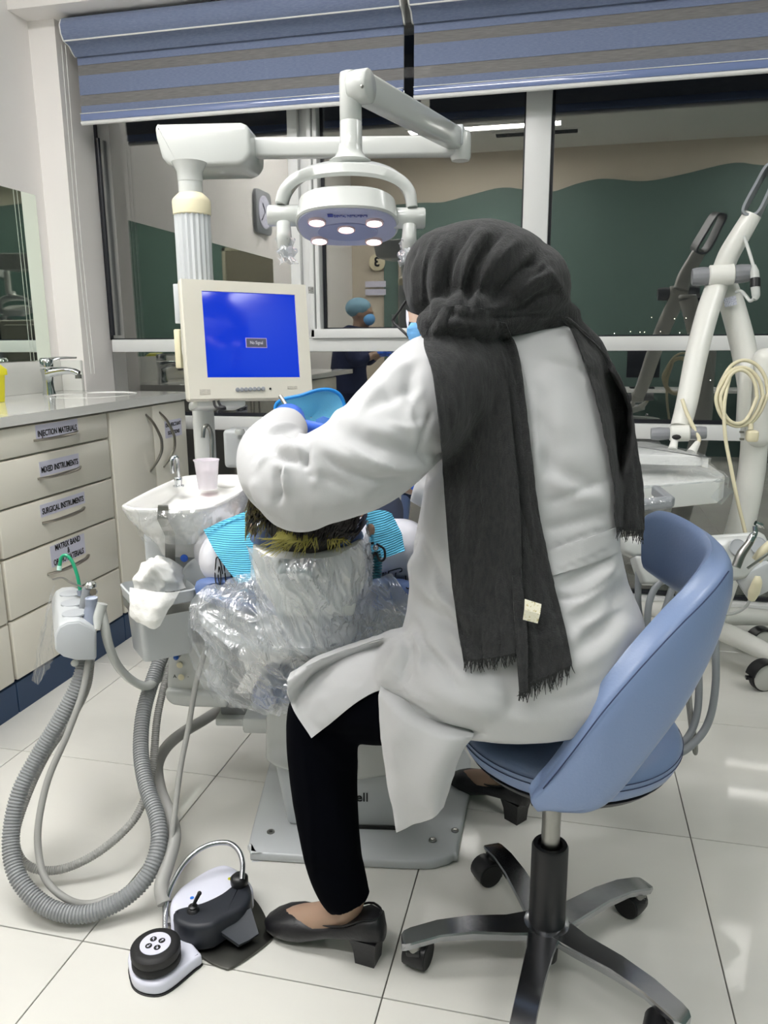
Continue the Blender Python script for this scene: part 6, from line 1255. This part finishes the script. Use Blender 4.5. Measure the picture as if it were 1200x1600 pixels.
cl_ = thing('coil_lanyard', at(588, 880, 1.50), 'teal coiled bib lanyard with black clip hanging beside the headrest', 'cord')
hx = []; 
for k in range(120):
    t = k/119; c_ = at(587+3*math.sin(t*3), 862+42*t, 1.50+.02*t); a = t*2*PI*9.5; hx.append(c_+RW*math.cos(a)*.0075+FW*math.sin(a)*.0075)
B().tube(hx, .0022, n=7, smooth=False).build('coil', mat('teal_coil', (14, 104, 122), .35, coat=.4), cl_, smooth=60)
for pts in ([(584, 848), (573, 852), (572, 866), (580, 874), (587, 862)], [(588, 850), (600, 858), (601, 872), (594, 876), (588, 864)]): B().tube([at(x, y, 1.485) for x, y in pts], .0024, n=8).build('clip_loop', 'black', cl_, smooth=60)
B().tube([at(578, 830, 1.50), at(584, 845, 1.49), at(587, 858, 1.485)], .003, n=8).build('strap', 'bib', cl_); B().ball(at(587, 856, 1.48), .006, n=10).build('stud', 'chrome', cl_)
# ---- blue shield above the patient's face
shd = thing('blue_shield', at(490, 640, 1.78), 'pale blue oval cloth shield with darker blue rim standing behind the gloved hand', 'shield')
ol_ = [(430, 636), (434, 629), (446, 623), (470, 618), (495, 610), (515, 609), (530, 616), (538, 632), (539, 655), (532, 680), (505, 700), (470, 700), (442, 690), (432, 655)]
op = [at(x, y, 1.76+.02*((x-485)/55)**2) for x, y in ol_]; opS = smoothpts(op+[op[0]], 5)[:-1]; oc = at(486, 652, 1.80); rings = [[oc+(p-oc)*k+FW*.0 for p in opS] for k in (.02, .3, .6, .85, 1.0)]
fb = B(); fb.loft(rings, caps=False); fb.loft([[p+FW*.003 for p in r] for r in rings[::-1]], caps=False); fb.build('cloth', mat('pale_blue_mesh', (112, 196, 232), .7, bump=((500, 500, 500), .4)), shd, smooth=80)
B().tube(opS+[opS[0]], .0042, n=8, smooth=False).build('rim', mat('rim_mid_blue', (28, 136, 214), .4), shd, smooth=60)
lp2 = [at(x, y, 1.70) for x, y in [(492, 700), (491, 668), (494, 655), (505, 650), (522, 656), (540, 664), (552, 700)]]; B().prism([((p-lp2[0]).dot(RW), (p-lp2[0]).dot(-DW)) for p in lp2], lp2[0], RW, -DW, -.004, bevel=.001).build('flap', mat('flap_blue', (20, 104, 196), .45), shd)
# ================================================================ PLASTIC COVERS on the patient chair
film_sheet('plastic_cover', [[at(382, 850, 1.425), at(420, 868, 1.40), at(470, 874, 1.395), at(530, 866, 1.40), at(568, 838, 1.42), at(573, 812, 1.48)],
    [at(392, 900, 1.44), at(425, 905, 1.41), at(470, 905, 1.38), at(530, 905, 1.41), at(575, 895, 1.44), at(580, 880, 1.50)],
    [at(404, 950, 1.46), at(432, 955, 1.43), at(480, 955, 1.415), at(530, 955, 1.43), at(568, 948, 1.47), at(580, 935, 1.53)],
    [at(405, 1005, 1.49), at(440, 1010, 1.45), at(480, 1012, 1.44), at(530, 1008, 1.45), at(570, 1000, 1.49), at(585, 990, 1.55)]], 110, 130, .0042, 30, 2, ch, 'film3', dirn=RW*.45+DW)
film_sheet('plastic_cover', [[at(298, 940, 1.55), at(340, 908, 1.58), at(400, 898, 1.55), at(480, 915, 1.50), at(560, 905, 1.55), at(610, 900, 1.60), at(645, 930, 1.62)],
    [at(297, 965, 1.54), at(345, 960, 1.50), at(410, 955, 1.48), at(480, 960, 1.46), at(560, 955, 1.49), at(605, 955, 1.53), at(650, 965, 1.58)],
    [at(315, 1000, 1.56), at(350, 1010, 1.50), at(415, 1010, 1.47), at(490, 1015, 1.46), at(560, 1008, 1.49), at(600, 1000, 1.53), at(640, 990, 1.58)],
    [at(325, 1035, 1.58), at(360, 1050, 1.53), at(420, 1056, 1.50), at(490, 1060, 1.50), at(545, 1050, 1.52), at(590, 1035, 1.56), at(630, 1015, 1.60)],
    [at(318, 1055, 1.62), at(340, 1085, 1.60), at(380, 1105, 1.57), at(430, 1115, 1.56), at(470, 1105, 1.56), at(520, 1080, 1.58), at(580, 1060, 1.60)]], 150, 190, .0065, 22, 4, ch, 'film3', dirn=RW*.9+DW*.6)
film_sheet('plastic_cover', [[at(302, 930, 1.58), at(330, 960, 1.50), at(355, 975, 1.50)], [at(296, 985, 1.56), at(322, 1010, 1.52), at(350, 1020, 1.52)], [at(300, 1040, 1.60), at(330, 1070, 1.56), at(365, 1095, 1.56)], [at(310, 1058, 1.62), at(345, 1095, 1.60), at(385, 1108, 1.58)]], 60, 60, .006, 26, 9, ch, 'film2', dirn=RW*.5+DW)
# ================================================================ ASSISTANT, seen only as a reflection in the window
ax0, ay0 = -1.80, .06
ab = B(); ab.tube([(ax0-.08, ay0-.09, .09), (ax0-.10, ay0-.09, .45), (ax0-.08, ay0-.07, .80)], [.045, .055, .08], n=14); ab.tube([(ax0-.06, ay0+.09, .09), (ax0-.08, ay0+.09, .45), (ax0-.08, ay0+.07, .80)], [.045, .055, .08], n=14)
ab.tube([(ax0-.09, ay0, .74), (ax0-.09, ay0, .92), (ax0-.05, ay0, 1.08), (ax0-.02, ay0, 1.20), (ax0-.01, ay0, 1.25)], [.14, .13, .145, .15, .08], n=20, sx=1.15); ab.tube([(ax0-.01, ay0, 1.22), (ax0+.02, ay0, 1.32)], [.05, .05], n=12, smooth=False)
for sg in (-1, 1): ab.tube([(ax0-.02, ay0+.16*sg, 1.20), (ax0+.02, ay0+.20*sg, .98), (ax0+.20, ay0+.07*sg, 1.03)], [.05, .042, .03], n=12)
for sg in (-1, 1): ab.tube([(ax0-.09, ay0+.09*sg, .07), (ax0+.06, ay0+.09*sg, .035)], [.045, .035], n=12, smooth=False)
hc3 = np.array([ax0+.04, ay0, 1.37]); head(ab, hc3, np.array([.97, 0, -.24]), np.array([0., -1, 0]), np.array([.24, 0, .97]))
V, F = remesh(ab, .010, 3); ast = meshobj(V, F, 'person', 'skin', None); tag(ast, 'person in navy scrubs, pale cap and mask, seen only mirrored in the window', 'person')
ac = B(); ac.tube([(ax0-.08, ay0-.09, .10), (ax0-.10, ay0-.09, .45), (ax0-.08, ay0-.07, .80)], [.06, .075, .10], n=14); ac.tube([(ax0-.06, ay0+.09, .10), (ax0-.08, ay0+.09, .45), (ax0-.08, ay0+.07, .80)], [.06, .075, .10], n=14)
ac.tube([(ax0-.09, ay0, .70), (ax0-.09, ay0, .92), (ax0-.05, ay0, 1.08), (ax0-.02, ay0, 1.20), (ax0-.01, ay0, 1.26)], [.17, .155, .165, .165, .08], n=20, sx=1.2)
for sg in (-1, 1): ac.tube([(ax0-.02, ay0+.15*sg, 1.20), (ax0+.02, ay0+.205*sg, .98), (ax0+.12, ay0+.13*sg, 1.01)], [.065, .058, .048], n=12)
V, F = remesh(ac, .010, 3); meshobj(V, F, 'scrubs', mat('navy_scrubs', (22, 32, 66), .85), ast)
B().ball(hc3+np.array([-.035, 0, .045]), (.115, .105, .088), n=20).build('bouffant_cap', mat('cap_blue', (116, 154, 172), .8), ast, smooth=70)
B().ball(hc3+np.array([.055, 0, -.05]), (.058, .068, .055), n=16).build('face_mask', 'mask', ast, smooth=70)
for sg in (-1, 1): hand((ax0+.20, ay0+.07*sg, 1.03), (.5, -.6*sg, .1), (.3, 0, 1), .5, .95, 'glove', 'glove', ast, voxel=.004)
for sg in (-1, 1): B().ball((ax0+.0, ay0+.09*sg, .042), (.13, .05, .042), n=16).build('shoe', 'shoe', ast)

# ================================================================ DESK WITH A MONITOR at the rear wall, seen only mirrored in the window
ydk = -1.0; YM = 2*YG-ydk
a_ = aty(975, 607, YM); b_ = aty(1100, 607, YM); dk_ = thing('desk', (a_[0]+.4, ydk-.1, 0), 'pale desk at the rear wall, seen only mirrored in the lower window', 'desk')
zt_ = a_[2]; B().span((a_[0]-.15, YB+.08, zt_-.03), (a_[0]+1.2, ydk+.15, zt_), bevel=.004).build('top', 'rail', dk_)
for x in (a_[0]-.12, a_[0]+1.14): B().span((x, YB+.1, 0), (x+.03, ydk+.1, zt_-.03)).build('side_panel', 'rail', dk_)
m0 = aty(978, 603, YM); m1 = aty(1034, 547, YM); cm_ = thing('desktop_monitor', (m0[0], ydk-.05, zt_), 'black desktop monitor on the pale desk, seen only mirrored in the window', 'monitor')
B().span((m0[0], ydk-.07, zt_+.10), (m1[0], ydk-.03, m1[2]), bevel=.006).build('panel', 'black', cm_); xm = (m0[0]+m1[0])/2
B().span((xm-.03, ydk-.09, zt_+.01), (xm+.03, ydk-.07, zt_+.2)).build('neck', 'black', cm_); B().span((xm-.11, ydk-.16, zt_), (xm+.11, ydk+.02, zt_+.012), bevel=.003).build('foot', 'black', cm_)
